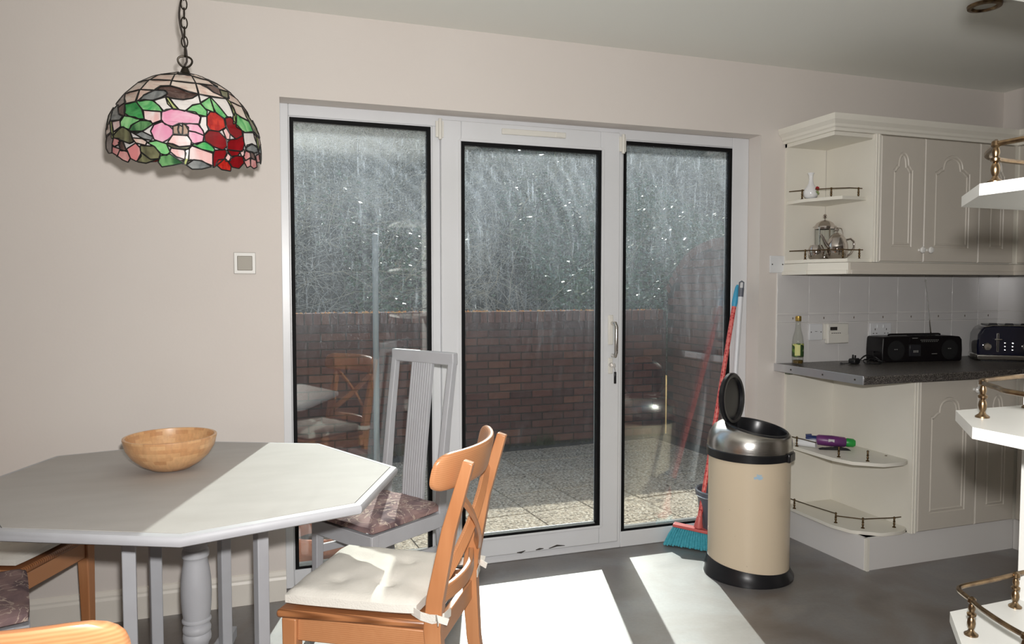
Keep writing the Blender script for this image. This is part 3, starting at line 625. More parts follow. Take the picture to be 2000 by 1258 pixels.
def cross_chair(name, label, loc, th, group, w=.385, d=.385, sh=.445, h=.875):
    """pine chair with a curved head rail and a crossed back; local x right, y forward"""
    t = thing(name, label, 'chair', loc, th, group); L = dict(local=True)
    hw, hd = w/2, d/2
    seatp = [(-hw-.012,hd+.03),(hw+.012,hd+.03),(hw-.012,-hd+.0),(-hw+.012,-hd+.0)]
    m = MB(); m.prism(seatp, sh-.022, sh); obj('seat', m, pineB, t, bev=.008, **L)
    lx = hw-.018
    for s in (-1, 1):
        m = MB(); m.beam((s*(lx+.004),hd-.005,sh-.022),(s*(lx+.004),hd+.0,0),.042,.042,(1,0,0),.030,.030); obj('front_leg', m, pineV, t, bev=.004, **L)
        y0 = -hd-.012; pts = [(s*(lx-.01),y0-.05,0),(s*(lx-.006),y0-.012,.25),(s*(lx-.004),y0,sh-.02),(s*(lx-.002),y0-.008,sh+.06),(s*lx,y0-.045,sh+.24),(s*(lx+.004),y0-.098,h-.012)]
        m = MB(); n = len(pts); vs = []
        ws = [.026,.030,.034,.033,.028,.024]; hs = [.034,.040,.046,.044,.036,.028]
        for i, p in enumerate(pts):
            a = Vector(pts[max(i-1,0)]); b = Vector(pts[min(i+1,n-1)]); tt = (b-a).normalized(); u = Vector((1,0,0)); q = tt.cross(u)
            for x, y in ((-1,-1),(1,-1),(1,1),(-1,1)): vs.append(Vector(p)+u*x*ws[i]/2+q*y*hs[i]/2)
        m.add(vs, [(i*4+k,i*4+(k+1)%4,(i+1)*4+(k+1)%4,(i+1)*4+k) for i in range(n-1) for k in range(4)]+[(3,2,1,0),tuple(range(n*4-4,n*4))])
        obj('back_post', m, pineV, t, bev=.003, **L)
        m = MB(); m.beam((s*lx,hd-.02,sh-.055),(s*(lx-.004),-hd,sh-.055),.020,.062,(1,0,0)); obj('side_rail', m, pineH, t, bev=.003, **L)
    obj('front_rail', MB().bx(-lx+.015,lx-.015,hd-.014,hd+.008,sh-.086,sh-.022), pineH, t, bev=.003, **L)
    obj('back_rail', MB().bx(-lx+.012,lx-.012,-hd-.022,-hd-.002,sh-.080,sh-.022), pineH, t, bev=.003, **L)
    # curved head rail, wraps in front of the posts
    yb = -hd-.012-.070; rings = []
    for i in range(25):
        u = math.sin(PI/2*(-1+2*i/24)); x = u*(hw+.030); y = yb-.070*(1-u*u)+.052
        r_ = []; q_ = (abs(u)-.80)/.20; e = 1 if q_ < 0 else .42+.58*math.sqrt(max(0, 1-q_*q_)); tk = .0115 if q_ < .6 else .0115*(1-.5*((q_-.6)/.4)**2)
        for k in range(20):
            a = 2*PI*k/20; hh = .050*e; zz = math.copysign(abs(math.sin(a))**.5, math.sin(a))*hh; yy = math.copysign(abs(math.cos(a))**.6, math.cos(a))*tk
            r_.append((x, y+yy-.22*zz, h-.040+zz))
        rings.append(r_)
    obj('head_rail', MB().loft(rings), pineH, t, smooth=True, **L)
    # crossed bars and low curved rail
    za, zb = sh+.085, h-.10
    for s in (-1, 1):
        pts = []
        for i in range(9):
            u = -1+2*i/8; z = za+(zb-za)*(i/8); y = -hd-.014-.075*(z-sh)/(h-sh)-.022*(1-u*u)+s*.006; pts.append((s*u*(lx-.012), y, z))
        m = MB(); m.ribbon(pts, .012, .030, ups=[(0,.35,1)]*9); 
        obj('cross_bar', m, pineV, t, bev=.002, **L)
    pts = [(u*(lx-.008), -hd-.016-.030*(1-u*u), sh+.055) for u in [-1+i/6 for i in range(13)]]
    m = MB(); m.ribbon(pts, .016, .042); obj('low_back_rail', m, pineH, t, bev=.004, **L)
    return t
def seat_pad(label, loc, th, w, d, h, group=None, ties=True):
    t = thing('seat_cushion', label, 'cushion', loc, th, group)
    obj('pad', cushion_mb(w, d, h, .93, tufts=((-.42,.40,.012),(.42,.40,.012),(-.40,-.35,.012),(.40,-.35,.012))), fabric, t, local=True, smooth=True)
    if ties:
        for s in (-1, 1):
            m = MB(); y = -d/2; x = s*(w*.93/2)
            m.ribbon([(x-s*.01,y+.02,.020),(x+s*.012,y-.012,.018),(x+s*.016,y-.045,.014),(x-s*.006,y-.068,.012),(x-s*.05,y-.072,.008)], .002, .022); m.ribbon([(x+s*.014,y-.02,.016),(x+s*.020,y-.055,.020),(x+s*.012,y-.085,.010)], .002, .018)
            m.ribbon([(x+s*.012,y-.050,.016),(x+s*.03,y-.062,.026),(x+s*.045,y-.07,.018)], .002, .016)
            obj('tie_strap', m, fabric, t, local=True)
    return t
A = (.303, -1.084, 0); thA = 1.026
cross_chair('pine_chair', 'pine cross-back chair in the foreground, in front of the glazed door', A, thA, 'pine cross-back chairs round the table')
def loc_of(o, th, x, y, z): return (o[0]+x*math.cos(th)-y*math.sin(th), o[1]+x*math.sin(th)+y*math.cos(th), z)
seat_pad('cream tufted seat cushion on the foreground pine chair', loc_of(A, thA, 0, .022, .445), thA, .385, .375, .052)
Bc = (-.862, -.330, 0); thB = -1.97
cross_chair('pine_chair', 'pine chair tucked in at the far left of the table, near the wall', Bc, thB, 'pine cross-back chairs round the table', w=.365, sh=.435)
seat_pad('cream seat cushion on the pine chair at the left of the table', loc_of(Bc, thB, 0, .02, .435), thB, .365, .38, .042, ties=False)
Dc = (-.283, -1.878, 0)
cross_chair('pine_chair', 'nearest pine chair, only its curved head rail showing at the bottom left', Dc, -.40, 'pine cross-back chairs round the table', w=.385, h=.897)

def slat_chair(label, loc, th, group, w=.345, d=.365, sh=.455, h=1.035):
    t = thing('upholstered_chair', label, 'chair', loc, th, group); L = dict(local=True); hw, hd = w/2, d/2
    st = cushion_mb(w+.005, d+.01, .045, .95); st.v = [(a, b, c+sh-.040) for a, b, c in st.v]; obj('upholstered_seat', st, uphm, t, smooth=True, **L)
    for s in (-1, 1):
        m = MB(); m.beam((s*(hw-.016),hd-.014,sh-.038),(s*(hw-.014),hd-.008,0),.034,.034,(1,0,0),.027,.027); obj('front_leg', m, greyp, t, bev=.003, **L)
        pts = [(s*(hw-.018),-hd-.045,0),(s*(hw-.018),-hd-.006,.25),(s*(hw-.016),-hd+.004,sh-.02),(s*(hw-.015),-hd-.004,sh+.1),(s*(hw-.013),-hd-.030,sh+.32),(s*(hw-.010),-hd-.062,h-.035)]
        m = MB(); n = len(pts); vs = []; hs = [.026,.032,.040,.036,.030,.026]
        for i, p in enumerate(pts):
            a = Vector(pts[max(i-1,0)]); b = Vector(pts[min(i+1,n-1)]); tt = (b-a).normalized(); u = Vector((1,0,0)); q = tt.cross(u)
            for x, y in ((-1,-1),(1,-1),(1,1),(-1,1)): vs.append(Vector(p)+u*x*.0135+q*y*hs[i]/2)
        m.add(vs, [(i*4+k,i*4+(k+1)%4,(i+1)*4+(k+1)%4,(i+1)*4+k) for i in range(n-1) for k in range(4)]+[(3,2,1,0),tuple(range(n*4-4,n*4))]); obj('back_post', m, greyp, t, bev=.003, **L)
        m = MB(); m.beam((s*(hw-.016),hd-.02,.30),(s*(hw-.018),-hd,.27),.014,.030,(1,0,0)); obj('stretcher', m, greyp, t, bev=.002, **L)
        m = MB(); m.beam((s*(hw-.012),hd-.01,sh-.065),(s*(hw-.012),-hd,sh-.065),.020,.055,(1,0,0)); obj('side_rail', m, greyp, t, bev=.002, **L)
    obj('front_rail', MB().bx(-hw+.005,hw-.005,hd-.018,hd+.004,sh-.092,sh-.038), greyp, t, bev=.002, **L)
    obj('back_rail', MB().bx(-hw+.03,hw-.03,-hd-.012,-hd+.008,sh-.085,sh-.035), greyp, t, bev=.002, **L)
    m = MB(); m.beam((-hw-.004,-hd-.064,h-.020),(hw+.004,-hd-.064,h-.020),.030,.050,(0,1,0)); obj('head_rail', m, greyp, t, bev=.005, **L)
    # ribbed centre splat
    ys = [(-hd+.002,sh-.02),(-hd-.006,sh+.1),(-hd-.032,sh+.32),(-hd-.060,h-.042)]; rings = []
    for (y, z) in ys:
        f = []; nn = 9; ww = .058
        for i in range(nn*2+1):
            x = -ww+2*ww*i/(nn*2); f.append((x, y+.007+(.0025 if i % 2 else 0), z))
        b = [(x, y-.007, z) for x in (ww, -ww)]; rings.append(f+b)
    obj('ribbed_splat', MB().loft(rings), greyp, t, **L); return t
slat_chair('grey high-backed chair with patterned seat, by the left glass pane', (.395,-.335,0), 2.151, 'grey chairs with patterned seats')
slat_chair('grey chair with patterned seat at the left edge, only a seat corner showing', (-.815,-.895,0), -1.29, 'grey chairs with patterned seats', w=.36, sh=.475)

# ------------------------------------------------------------------ waste bin
bx_, by_ = 2.060, -.370
t = thing('pedal_bin', 'tall cream waste bin with a steel collar and its black lid standing open', 'bin', (bx_,by_,0))
def bodymat():
    m, n, b, o = nodes('cream_enamel'); b.inputs['Base Color'].default_value = (.72,.60,.44,1); b.inputs['Roughness'].default_value = .32
    tc = N(n, 'ShaderNodeTexCoord'); nz = N(n, 'ShaderNodeTexNoise', Scale=40, Detail=2); n.links.new(tc.outputs['Object'], nz.inputs['Vector']); r = ramp(n, [(.22, (.30,.22,.14)), (.27, (.72,.60,.44))]); n.links.new(nz.outputs[0], r.inputs[0]); n.links.new(r.outputs[0], b.inputs['Base Color'])
    return m
enam = bodymat(); R = .178
vs = []; fs = []; SG = 64; NZ = 24
for j in range(NZ+1):
    z = .035+(.555-.035)*j/NZ
    for i in range(SG):
        a = 2*PI*i/SG; r = R
        # shallow dent low on the right front
        da = (a-math.radians(-68)); dz = (z-.36); da = math.atan2(math.sin(da), math.cos(da))
        r -= .006*math.exp(-(da/.22)**2-((dz+da*.10)/.022)**2)-.002*math.exp(-(da/.25)**2-((dz-.035)/.02)**2)
        vs.append((bx_+r*math.cos(a), by_+r*math.sin(a), z))
for j in range(NZ):
    for i in range(SG): fs.append((j*SG+i, j*SG+(i+1)%SG, (j+1)*SG+(i+1)%SG, (j+1)*SG+i))
obj('bin_body', MB().add(vs, fs), enam, t, smooth=True)
m = MB(); m.shell([(R-.01,.0),(R+.020,0),(R+.021,.010),(R+.008,.040),(R+.0025,.062),(R-.001,.062),(R-.01,.03)], (bx_,by_,0), 48)
m.v = [(x, y, z*(1+.28*math.cos(math.atan2(y-by_, x-bx_)-math.radians(143))) if z > .03 else z) for x, y, z in m.v]; obj('base_ring', m, blackp, t, smooth=True)
hx, hy = -.525, .851         # direction of the hinge
fx, fy = -hx, -hy
def ring(r, z, slope, off, seg=56, ry=None):
    out = []
    for i in range(seg):
        a = 2*PI*i/seg; u = r*math.cos(a); v = (ry or r)*math.sin(a)     # u along hinge direction
        X = u*hx - v*hy + off*hx; Y = u*hy + v*hx + off*hy
        out.append((bx_+X, by_+Y, z+slope*u))
    return out
m = MB(); m.loft([ring(R+.001,.538,.0,0), ring(R+.009,.541,0,0), ring(R+.010,.574,.02,0), ring(R+.004,.580,.02,0), ring(R-.004,.580,.02,0)], False, False); obj('black_band', m, blackp, t, smooth=True)
m = MB(); m.loft([ring(R+.006,.574,.02,0), ring(R+.007,.592,.04,0), ring(R+.003,.622,.08,-.003), ring(R-.008,.648,.13,-.012), ring(R-.020,.660,.16,-.022), ring(R-.032,.666,.18,-.030), ring(R-.042,.668,.19,-.034)], False, False); obj('steel_collar', m, steel, t, smooth=True)
m = MB(); m.loft([ring(R-.040,.667,.19,-.034), ring(R-.043,.674,.19,-.034), ring(R-.051,.675,.19,-.034), ring(R-.056,.666,.19,-.034), ring(R-.058,.60,.1,-.02), ring(R-.060,.45,.0,.0)], False, True); obj('lid_rim', m, blackp, t, smooth=True)
m = MB(); c, s = hx, hy; m.beam((bx_+fx*(R+.006),by_+fy*(R+.006),.536),(bx_+fx*(R+.006),by_+fy*(R+.006),.576),.07,.022,(-fy,fx,0)); obj('catch', m, blackp, t, bev=.006)
# open lid: disc hinged at the raised edge, leaning back slightly
hp = Vector((bx_+hx*(R-.094), by_+hy*(R-.094), .664)); ax = Vector((-hy, hx, 0)); up = (Vector((0,0,1))+Vector((hx,hy,0))*.05).normalized(); nr = ax.cross(up)
if nr.dot(Vector((hx,hy,0))) < 0: nr = -nr
def lring(r, d): return [tuple(hp+up*(.124+.93*r*math.sin(2*PI*i/40)*.98)+ax*.95*r*math.cos(2*PI*i/40)+nr*d) for i in range(40)]
m = MB(); m.loft([lring(.01,-.006), lring(.10,-.004), lring(.108,-.016), lring(.122,-.018), lring(.130,-.012), lring(.131,.0), lring(.122,.008), lring(.08,.016), lring(.01,.019)]); obj('open_lid', m, blackp, t, smooth=True)
m = MB(); m.beam(tuple(hp-ax*.04-up*.004), tuple(hp+ax*.04-up*.004), .022, .022, tuple(up)); obj('hinge_block', m, blackp, t, bev=.004)
m = MB(); a0 = math.radians(-114)
pts = [(0,0),(.014,.004),(.022,-.002),(.034,.003),(.038,.012),(.030,.020),(.034,.027),(.020,.026),(.010,.030),(.012,.018),(-.002,.012)]
vs = []
for p, q in pts: a = a0+(p-.018)/R; vs.append((bx_+(R+.0006)*math.cos(a), by_+(R+.0006)*math.sin(a), .472+q*.8))
m.add(vs, [tuple(range(len(vs)))]); obj('sticker_scrap', m, plain('blue_sticker', (.36,.55,.72), .6, c2=(.5,.6,.66), scale=60), t)

# ------------------------------------------------------------------ broom, mop, bucket
t = thing('broom', 'long-handled broom with red patterned pole and turquoise bristles by the door', 'broom', (2.0,-.01,0))
def broompole():
    m, n, b, o = nodes('red_patterned_pole'); tc = N(n, 'ShaderNodeTexCoord'); vo = N(n, 'ShaderNodeTexVoronoi', Scale=75); n.links.new(tc.outputs['Object'], vo.inputs['Vector']); r = ramp(n, [(.0, (.10,.01,.015)), (.35, (.60,.06,.06)), (.6, (.70,.16,.14))]); n.links.new(vo.outputs['Distance'], r.inputs[0]); n.links.new(r.outputs[0], b.inputs['Base Color']); b.inputs['Roughness'].default_value = .4; return m
p0, p1 = Vector((2.012,-.045,.135)), Vector((2.297,.064,1.312)); dd = (p1-p0).normalized()
m = MB(); m.tube([p0, p0+dd*.2, p1-dd*.10], .0115, 12); obj('pole', m, broompole(), t, smooth=True)
m = MB(); m.tube([p1-dd*.115, p1-dd*.10, p1-dd*.05, p1-dd*.012, p1], [.0125,.0145,.0135,.010,.005], 12); obj('grip', m, plain('turquoise_grip', (.05,.34,.55), .4), t, smooth=True)
hd0, hd1 = Vector((1.925,.048,.105)), Vector((2.105,-.128,.085)); hv = (hd1-hd0).normalized(); nv = Vector((hv.y,-hv.x,0))
m = MB(); m.tube([p0+dd*.03, p0, Vector((2.012,-.042,.108))], [.014,.018,.024], 12); m.beam(hd0, hd1, .045, .016, nv); obj('broom_head', m, plain('red_plastic', (.62,.13,.12), .4), t, bev=.004)
b_m = plain('turquoise_bristle', (.045,.33,.42), .5, c2=(.09,.45,.55), scale=90)
m = MB()
for i in range(24):
    for j in range(4):
        u = (i+.5)/24; p = hd0.lerp(hd1, u)+nv*(-.016+.0107*j); sp = (u-.5)*.09; q = Vector((p.x+hv.x*sp+nv.x*(j-1.5)*.014, p.y+hv.y*sp+nv.y*(j-1.5)*.014, .004+random.random()*.006))
        m.tube([p-Vector((0,0,.006)), p.lerp(q,.5)+Vector((0,0,.004)), q], [.0035,.005,.0065], 5)
obj('bristles', m, b_m, t, kind='stuff')
t = thing('mop', 'white-poled mop with grey hanging cap standing behind the broom', 'mop', (2.16,-.04,0))
p0, p1 = Vector((2.165,-.05,.20)), Vector((2.297,.030,1.325)); dd = (p1-p0).normalized()
m = MB(); m.tube([p0, p1-dd*.06], .0125, 12); obj('pole', m, plain('white_pole', (.72,.73,.76), .35), t, smooth=True)
m = MB(); m.tube([p1-dd*.075, p1-dd*.03], [.0135,.0145], 10); q = p1; sd_ = Vector((.8,-.6,0)); m.tube([p1-dd*.032-sd_*.010, p1-sd_*.010, p1+dd*.006, p1+sd_*.010, p1-dd*.032+sd_*.010], .0038, 6); obj('hanging_cap', m, plain('grey_cap', (.12,.13,.16), .4), t, smooth=True)
m = MB(); m.tube([p0+dd*.0, p0-dd*.05], [.02,.032], 10)
for i in range(26):
    a = 2*PI*i/26; m.tube([p0-dd*.04, p0-dd*.08+Vector((math.cos(a)*.04,math.sin(a)*.04,0)), (p0.x+math.cos(a)*.065-.01, p0.y+math.sin(a)*.065, .03)], .006, 5)
obj('mop_head', m, plain('mop_cotton', (.45,.44,.42), .95), t)
t = thing('bucket', 'dark grey mop bucket hidden behind the cream bin', 'bucket', (2.145,-.045,0)); C_ = (2.145,-.045,0)
obj('bucket_body', MB().shell([(.001,.0),(.092,0),(.122,.26),(.130,.262),(.132,.285),(.126,.290),(.120,.285),(.116,.262),(.088,.008),(.001,.008)], C_, 40), plain('bucket_grey', (.10,.11,.14), .35), t, smooth=True)
m = MB(); m.tube([(2.145-.133*math.cos(a)*.98, -.045-.133*math.sin(a), .262+.0*a) for a in np.linspace(-.2, PI+.2, 20)], .003, 6); obj('bail_handle', m, steel, t, smooth=True)

# ------------------------------------------------------------------ kitchen units
def arch_loop(x0, x1, z0, z1, rise, d=0):
    W = x1-x0; sh = [(0,0),(.035,.012),(.075,.055),(.11,.13),(.14,.20),(.175,.245),(.205,.27)]
    ar = [(.5-.285*math.cos(a), .36+.64*math.sin(a)) for a in [math.radians(q) for q in (4,14,26,38,50,62,76,90)]]
    hf = [(x0+W*a, z1-rise+rise*b) for a, b in sh+ar]; top = hf+[(x0+x1-a, b) for a, b in hf[-2::-1]]
    return inset([(x1, z0), (x0, z0)]+top, d) if d else [(x1, z0), (x0, z0)]+top
def panel_door(name, parent, x0, x1, z0, z1, y, mat, xf=None, mx=.062, mz=.075, rise=.085):
    """slab door with a routed cathedral panel; front face at y"""
    bm = bmesh.new(); th = .018
    def ringv(pts, yy): return [bm.verts.new((a, yy, b)) for a, b in pts]
    def strip(r0, r1):
        n = len(r0)
        for i in range(n): bm.faces.new((r0[i], r0[(i+1)%n], r1[(i+1)%n], r1[i]))
    back = ringv([(x0,z0),(x1,z0),(x1,z1),(x0,z1)], y+th); edge = ringv([(x0,z0),(x1,z0),(x1,z1),(x0,z1)], y+.004)
    front = ringv([(x0+.004,z0+.004),(x1-.004,z0+.004),(x1-.004,z1-.004),(x0+.004,z1-.004)], y); strip(back, edge); strip(edge, front); bm.faces.new(back[::-1])
    L = [(0,0),(.003,.0035),(.009,.0035),(.013,.0005),(.017,.0005),(.021,.004)]
    a = (x0+mx, x1-mx, z0+mz, z1-mz); loops = [ringv(arch_loop(*a, rise, d), y+q) for d, q in L]
    for r0, r1 in zip(loops, loops[1:]): strip(r0, r1)
    es = [bm.edges.new((front[i], front[(i+1)%4])) if not bm.edges.get((front[i], front[(i+1)%4])) else bm.edges.get((front[i], front[(i+1)%4])) for i in range(4)]
    n = len(loops[0]); es += [bm.edges.get((loops[0][i], loops[0][(i+1)%n])) for i in range(n)]
    bmesh.ops.triangle_fill(bm, use_beauty=True, use_dissolve=False, edges=es); bm.faces.new(loops[-1])
    mb = MB(); bm.verts.index_update(); vs = [v.co.copy() for v in bm.verts]
    if xf: vs = [xf @ v for v in vs]
    mb.add(vs, [tuple(v.index for v in f.verts) for f in bm.faces]); bm.free()
    return obj(name, mb, mat, parent)
def knob(parent, x, y, z):
    return obj('knob', MB().lathe([(.007,0),(.006,-.008),(.009,-.012),(.0155,-.018),(.0165,-.024),(.012,-.030),(0,-.032)], (x,y,z), 20, 'y'), plain('white_ceramic', (.78,.77,.74), .15) if 'white_ceramic' not in MT else MT['white_ceramic'], parent, smooth=True)
def baluster(mb, x, y, z, h=.046, k=1.0):
    s = h/.046; mb.lathe([(a*k, b*s) for a, b in [(.0085,0),(.0085,.002),(.0045,.005),(.003,.008),(.0042,.011),(.0052,.016),(.0045,.021),(.0028,.024),(.0055,.026),(.0058,.029),(.0032,.031),(.0046,.036),(.0036,.040),(.0032,.0415),(.0055,.044),(.0048,.049),(.0012,.0515)]], (x,y,z), 14)

UY, UX0, UX1 = -.34, 2.79, 3.70     # wall cabinet run
end_plan = [(2.53,-.002),(2.53,-.175),(2.62,UY),(2.79,UY),(2.79,-.002)]
t = thing('wall_cabinet_end', 'cream open display end of the wall cabinets with a brass-railed shelf', 'shelf unit', (2.66,0,1.36))
obj('back_panel', MB().bx(2.525, UX0-.018, -.016, -.001, 1.42, 2.03), cream, t)
obj('side_panel', MB().bx(UX0-.016, UX0, UY+.002, -.016, 1.42, 2.03), cream, t)
m = MB(); m.bx(UX0-.034, UX0+.001, UY-.016, UY+.004, 1.42, 2.03); m.lathe([(.004,1.42),(.004,2.03)], (UX0-.026,UY-.017,0), 8); m.lathe([(.004,1.42),(.004,2.03)], (UX0-.010,UY-.017,0), 8); obj('reeded_stile', m, cream, t)
obj('bottom_board', MB().prism(end_plan, 1.42, 1.437), cream, t, bev=.001)
shelf_plan = [(2.53,-.016),(2.53,-.14),(2.615,UY+.035),(2.72,UY+.035),(2.774,UY+.05),(2.774,-.016)]
obj('shelf', MB().prism(shelf_plan, 1.722, 1.738), cream, t, bev=.001)
obj('top_board', MB().prism([(2.525,-.002),(2.525,UY-.005),(2.79,UY-.005),(2.79,-.002)], 2.012, 2.03), cream, t)
def pelmet(name, plan, z0, z1, mat, parent, d=.018):
    m = MB()
    for (a, b) in zip(plan, plan[1:]):
        a, b = Vector(a), Vector(b); e = (b-a).normalized(); nn = Vector((e.y,-e.x)); mid = (a+b)/2
        m.beam((a.x-e.x*.004, a.y-e.y*.004, (z0+z1)/2), (b.x+e.x*.004, b.y+e.y*.004, (z0+z1)/2), z1-z0, d, (0,0,1)); m.beam((a.x+nn.x*.012, a.y+nn.y*.012, z0+.010), (b.x+nn.x*.012, b.y+nn.y*.012, z0+.010), .020, .010, (0,0,1))
    return obj(name, m, mat, parent, bev=.002)
pelmet('pelmet', [(2.53,-.005),(2.53,-.185),(2.62,UY-.006)], 1.362, 1.418, cream, t)
def gallery(parent, path, bals, z, h=.046, r=.0025, mat=None, k=1.0):
    for (x, y) in bals:
        m = MB(); baluster(m, x, y, z, h, k); obj('baluster', m, mat or brassd, parent, smooth=True)
    for pth in (path if isinstance(path[0], list) else [path]):
        m = MB(); m.tube([(p[0], p[1], z+h+(p[2] if len(p) > 2 else 0)) for p in pth], r, 8); obj('rail', m, mat or brassd, parent, smooth=True)
gallery(t, [(2.515,-.05),(2.56,-.14),(2.625,-.215),(2.70,-.262),(2.775,-.262)], [(2.545,-.11),(2.628,-.217),(2.752,-.262)], 1.738)
gallery(t, [(2.515,-.06),(2.56,-.17),(2.64,-.275),(2.775,-.275)], [(2.545,-.14),(2.652,-.276),(2.752,-.276)], 1.437)

def crown(parent, path, mat, z=2.03):
    prof_ = [(0,0),(.012,0),(.014,.012),(.022,.018),(.024,.030),(.040,.046),(.044,.060),(.046,.072),(0,.072)]; rings = []; pts = [Vector(p) for p in path]
    for i, p in enumerate(pts):
        ds = []
        if i > 0: ds.append((p-pts[i-1]).normalized())
        if i < len(pts)-1: ds.append((pts[i+1]-p).normalized())
        ns = [Vector((d.y,-d.x)) for d in ds]; b = sum(ns, Vector((0,0))).normalized(); k = 1/b.dot(ns[0]); rings.append([(p.x+b.x*o*k, p.y+b.y*o*k, z+q) for o, q in prof_])
    return obj('cornice', MB().loft(rings), mat, parent)
t = thing('wall_cabinet', 'cream wall cabinets with cathedral-arch doors above the tiled worktop', 'cabinet', (3.2,0,1.36))
obj('carcass', MB().bx(UX0+.001, RX, UY+.001, -.001, 1.42, 2.03), cream, t)
crown(t, [(2.525,-.002),(2.525,UY-.01),(UX1-.01,UY-.01),(UX1-.01,-1.4)], cream)
pelmet('pelmet', [(2.624,UY-.008),(UX1,UY-.008)], 1.362, 1.418, creamd, t)
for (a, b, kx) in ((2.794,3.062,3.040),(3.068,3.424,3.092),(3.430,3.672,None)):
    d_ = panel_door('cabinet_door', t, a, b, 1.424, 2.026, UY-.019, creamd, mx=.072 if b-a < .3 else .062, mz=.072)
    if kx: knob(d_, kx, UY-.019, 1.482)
obj('corner_post', MB().bx(3.676, 3.70, UY-.012, UY+.002, 1.42, 2.03), cream, t)
m = MB()
for i in range(34): m.add([(3.676,UY-.0125,1.44+i*.0172),(3.6795,UY-.016,1.448+i*.0172),(3.676,UY-.0125,1.456+i*.0172)], [(0,1,2)])
t2 = thing('corner_wall_cabinet', 'wall cabinet turning the corner at the far right', 'cabinet', (3.88,-.8,1.36))
obj('carcass', MB().bx(3.701, RX-.010, -1.4, UY-.012, 1.42, 2.03), cream, t2)
RZ = Matrix.Rotation(-PI/2, 4, 'Z')
panel_door('cabinet_door', t2, .37, .76, 1.424, 2.026, 3.682, creamd, xf=RZ.copy()) if False else None
def side_xf(X): return Matrix(((0,1,0,X),(-1,0,0,0),(0,0,1,0),(0,0,0,1)))
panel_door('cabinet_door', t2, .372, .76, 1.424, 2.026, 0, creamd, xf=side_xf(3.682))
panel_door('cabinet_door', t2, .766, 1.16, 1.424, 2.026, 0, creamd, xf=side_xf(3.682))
pelmet('pelmet', [(UX1-.008,UY-.02),(UX1-.008,-1.4)], 1.362, 1.418, creamd, t2)

# base run
BYF, BX0 = -.53, 2.86
t = thing('base_cabinet_end', 'cream open end shelves of the base units, low brass rails on each shelf', 'shelf unit', (2.7,0,0))
obj('back_panel', MB().bx(2.545, BX0-.016, -.018, -.001, .0, .866), cream, t)
obj('side_panel', MB().bx(BX0-.016, BX0, BYF+.002, -.018, .15, .866), cream, t)
m = MB(); m.bx(BX0-.034, BX0+.001, BYF-.016, BYF+.004, .15, .866); m.lathe([(.004,.15),(.004,.866)], (BX0-.026,BYF-.017,0), 8); m.lathe([(.004,.15),(.004,.866)], (BX0-.010,BYF-.017,0), 8); obj('reeded_stile', m, cream, t)
sp = lambda g: [(2.545+g,-.018),(2.545+g,-.36),(2.575+g,BYF+.075),(2.67,BYF-.005),(2.775,BYF-.012),(BX0-.034,BYF+.01),(BX0-.016,BYF+.03),(BX0-.016,-.018)]
obj('shelf', MB().prism(sp(-.01), .473, .489), cream, t, bev=.001)
obj('shelf', MB().prism(sp(-.01), .150, .166), cream, t, bev=.001)
m = MB(); m.beam((2.562,-.002,.075),(2.584,BYF+.005,.075),.15,.016,(0,0,1)); obj('plinth', m, plinthm, t)
obj('plinth_corner', MB().bx(2.578,2.592,BYF-.012,BYF+.010,0,.15), cream, t)
gallery(t, [(2.530,-.02),(2.545,-.17),(2.550,-.235)], [(2.548,-.10),(2.574,-.36),(2.640,-.470)], .489)
gallery(t, [[(2.530,-.02),(2.55,-.20),(2.575,-.345)],[(2.578,-.345,-.012),(2.640,-.445,-.004),(2.79,-.487,.0),(2.83,-.487,0)]], [(2.545,-.094),(2.578,-.345),(2.640,-.450),(2.79,-.487)], .166)
obj('screw_cap', MB().lathe([(.006,.489),(.005,.491),(0,.4915)], (2.81,-.41,0), 10), brassd, t)

t = thing('base_cabinet', 'cream base cabinets with cathedral-arch doors under the dark worktop', 'cabinet', (3.2,0,0))
obj('carcass', MB().bx(BX0+.001, 3.498, BYF+.001, -.018, .15, .866), cream, t)
obj('plinth', MB().bx(2.592, 3.50, BYF-.004, BYF+.012, 0, .149), plinthm, t)
for (a, b, kx) in ((2.864,3.218,3.195),(3.224,3.476,None)):
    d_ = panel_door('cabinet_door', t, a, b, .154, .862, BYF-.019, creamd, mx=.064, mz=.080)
    if kx: knob(d_, kx, BYF-.019, .812)
obj('corner_post', MB().bx(3.478, 3.50, BYF-.012, BYF+.002, .15, .866), cream, t)
t = thing('corner_base_cabinet', 'base unit turning the corner at the far right behind the near shelves', 'cabinet', (3.75,-.9,0))
obj('carcass', MB().bx(3.501, RX-.010, -1.6, BYF-.012, .15, .866), cream, t)
obj('plinth', MB().bx(3.50, 3.516, -1.6, BYF-.005, 0, .149), plinthm, t)
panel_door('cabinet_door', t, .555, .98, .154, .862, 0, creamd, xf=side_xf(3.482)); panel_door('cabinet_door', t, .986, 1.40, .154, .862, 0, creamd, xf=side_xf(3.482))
t = thing('worktop', 'dark speckled worktop with an aluminium end trim', 'worktop', (3.1,0,.87))
obj('slab', MB().prism([(2.482,-.001),(2.482,-.60),(3.44,-.60),(3.44,-1.6),(RX-.001,-1.6),(RX-.001,-.001)], .868, .906), worktopm, t, bev=.005)
tr = obj('end_trim', MB().bx(2.4785, 2.482, -.598, -.001, .868, .9075), alu, t, bev=.001)
for y in (-.13, -.35, -.55): obj('screw', MB().lathe([(.0045,-.0008),(.0045,.001)], (2.4778,y,.887), 10, 'x'), scr, tr)
obj('hinge_bracket', MB().bx(2.50, 2.525, -.09, -.06, .858, .868), plain('bracket_dark', (.10,.12,.08), .5), t)

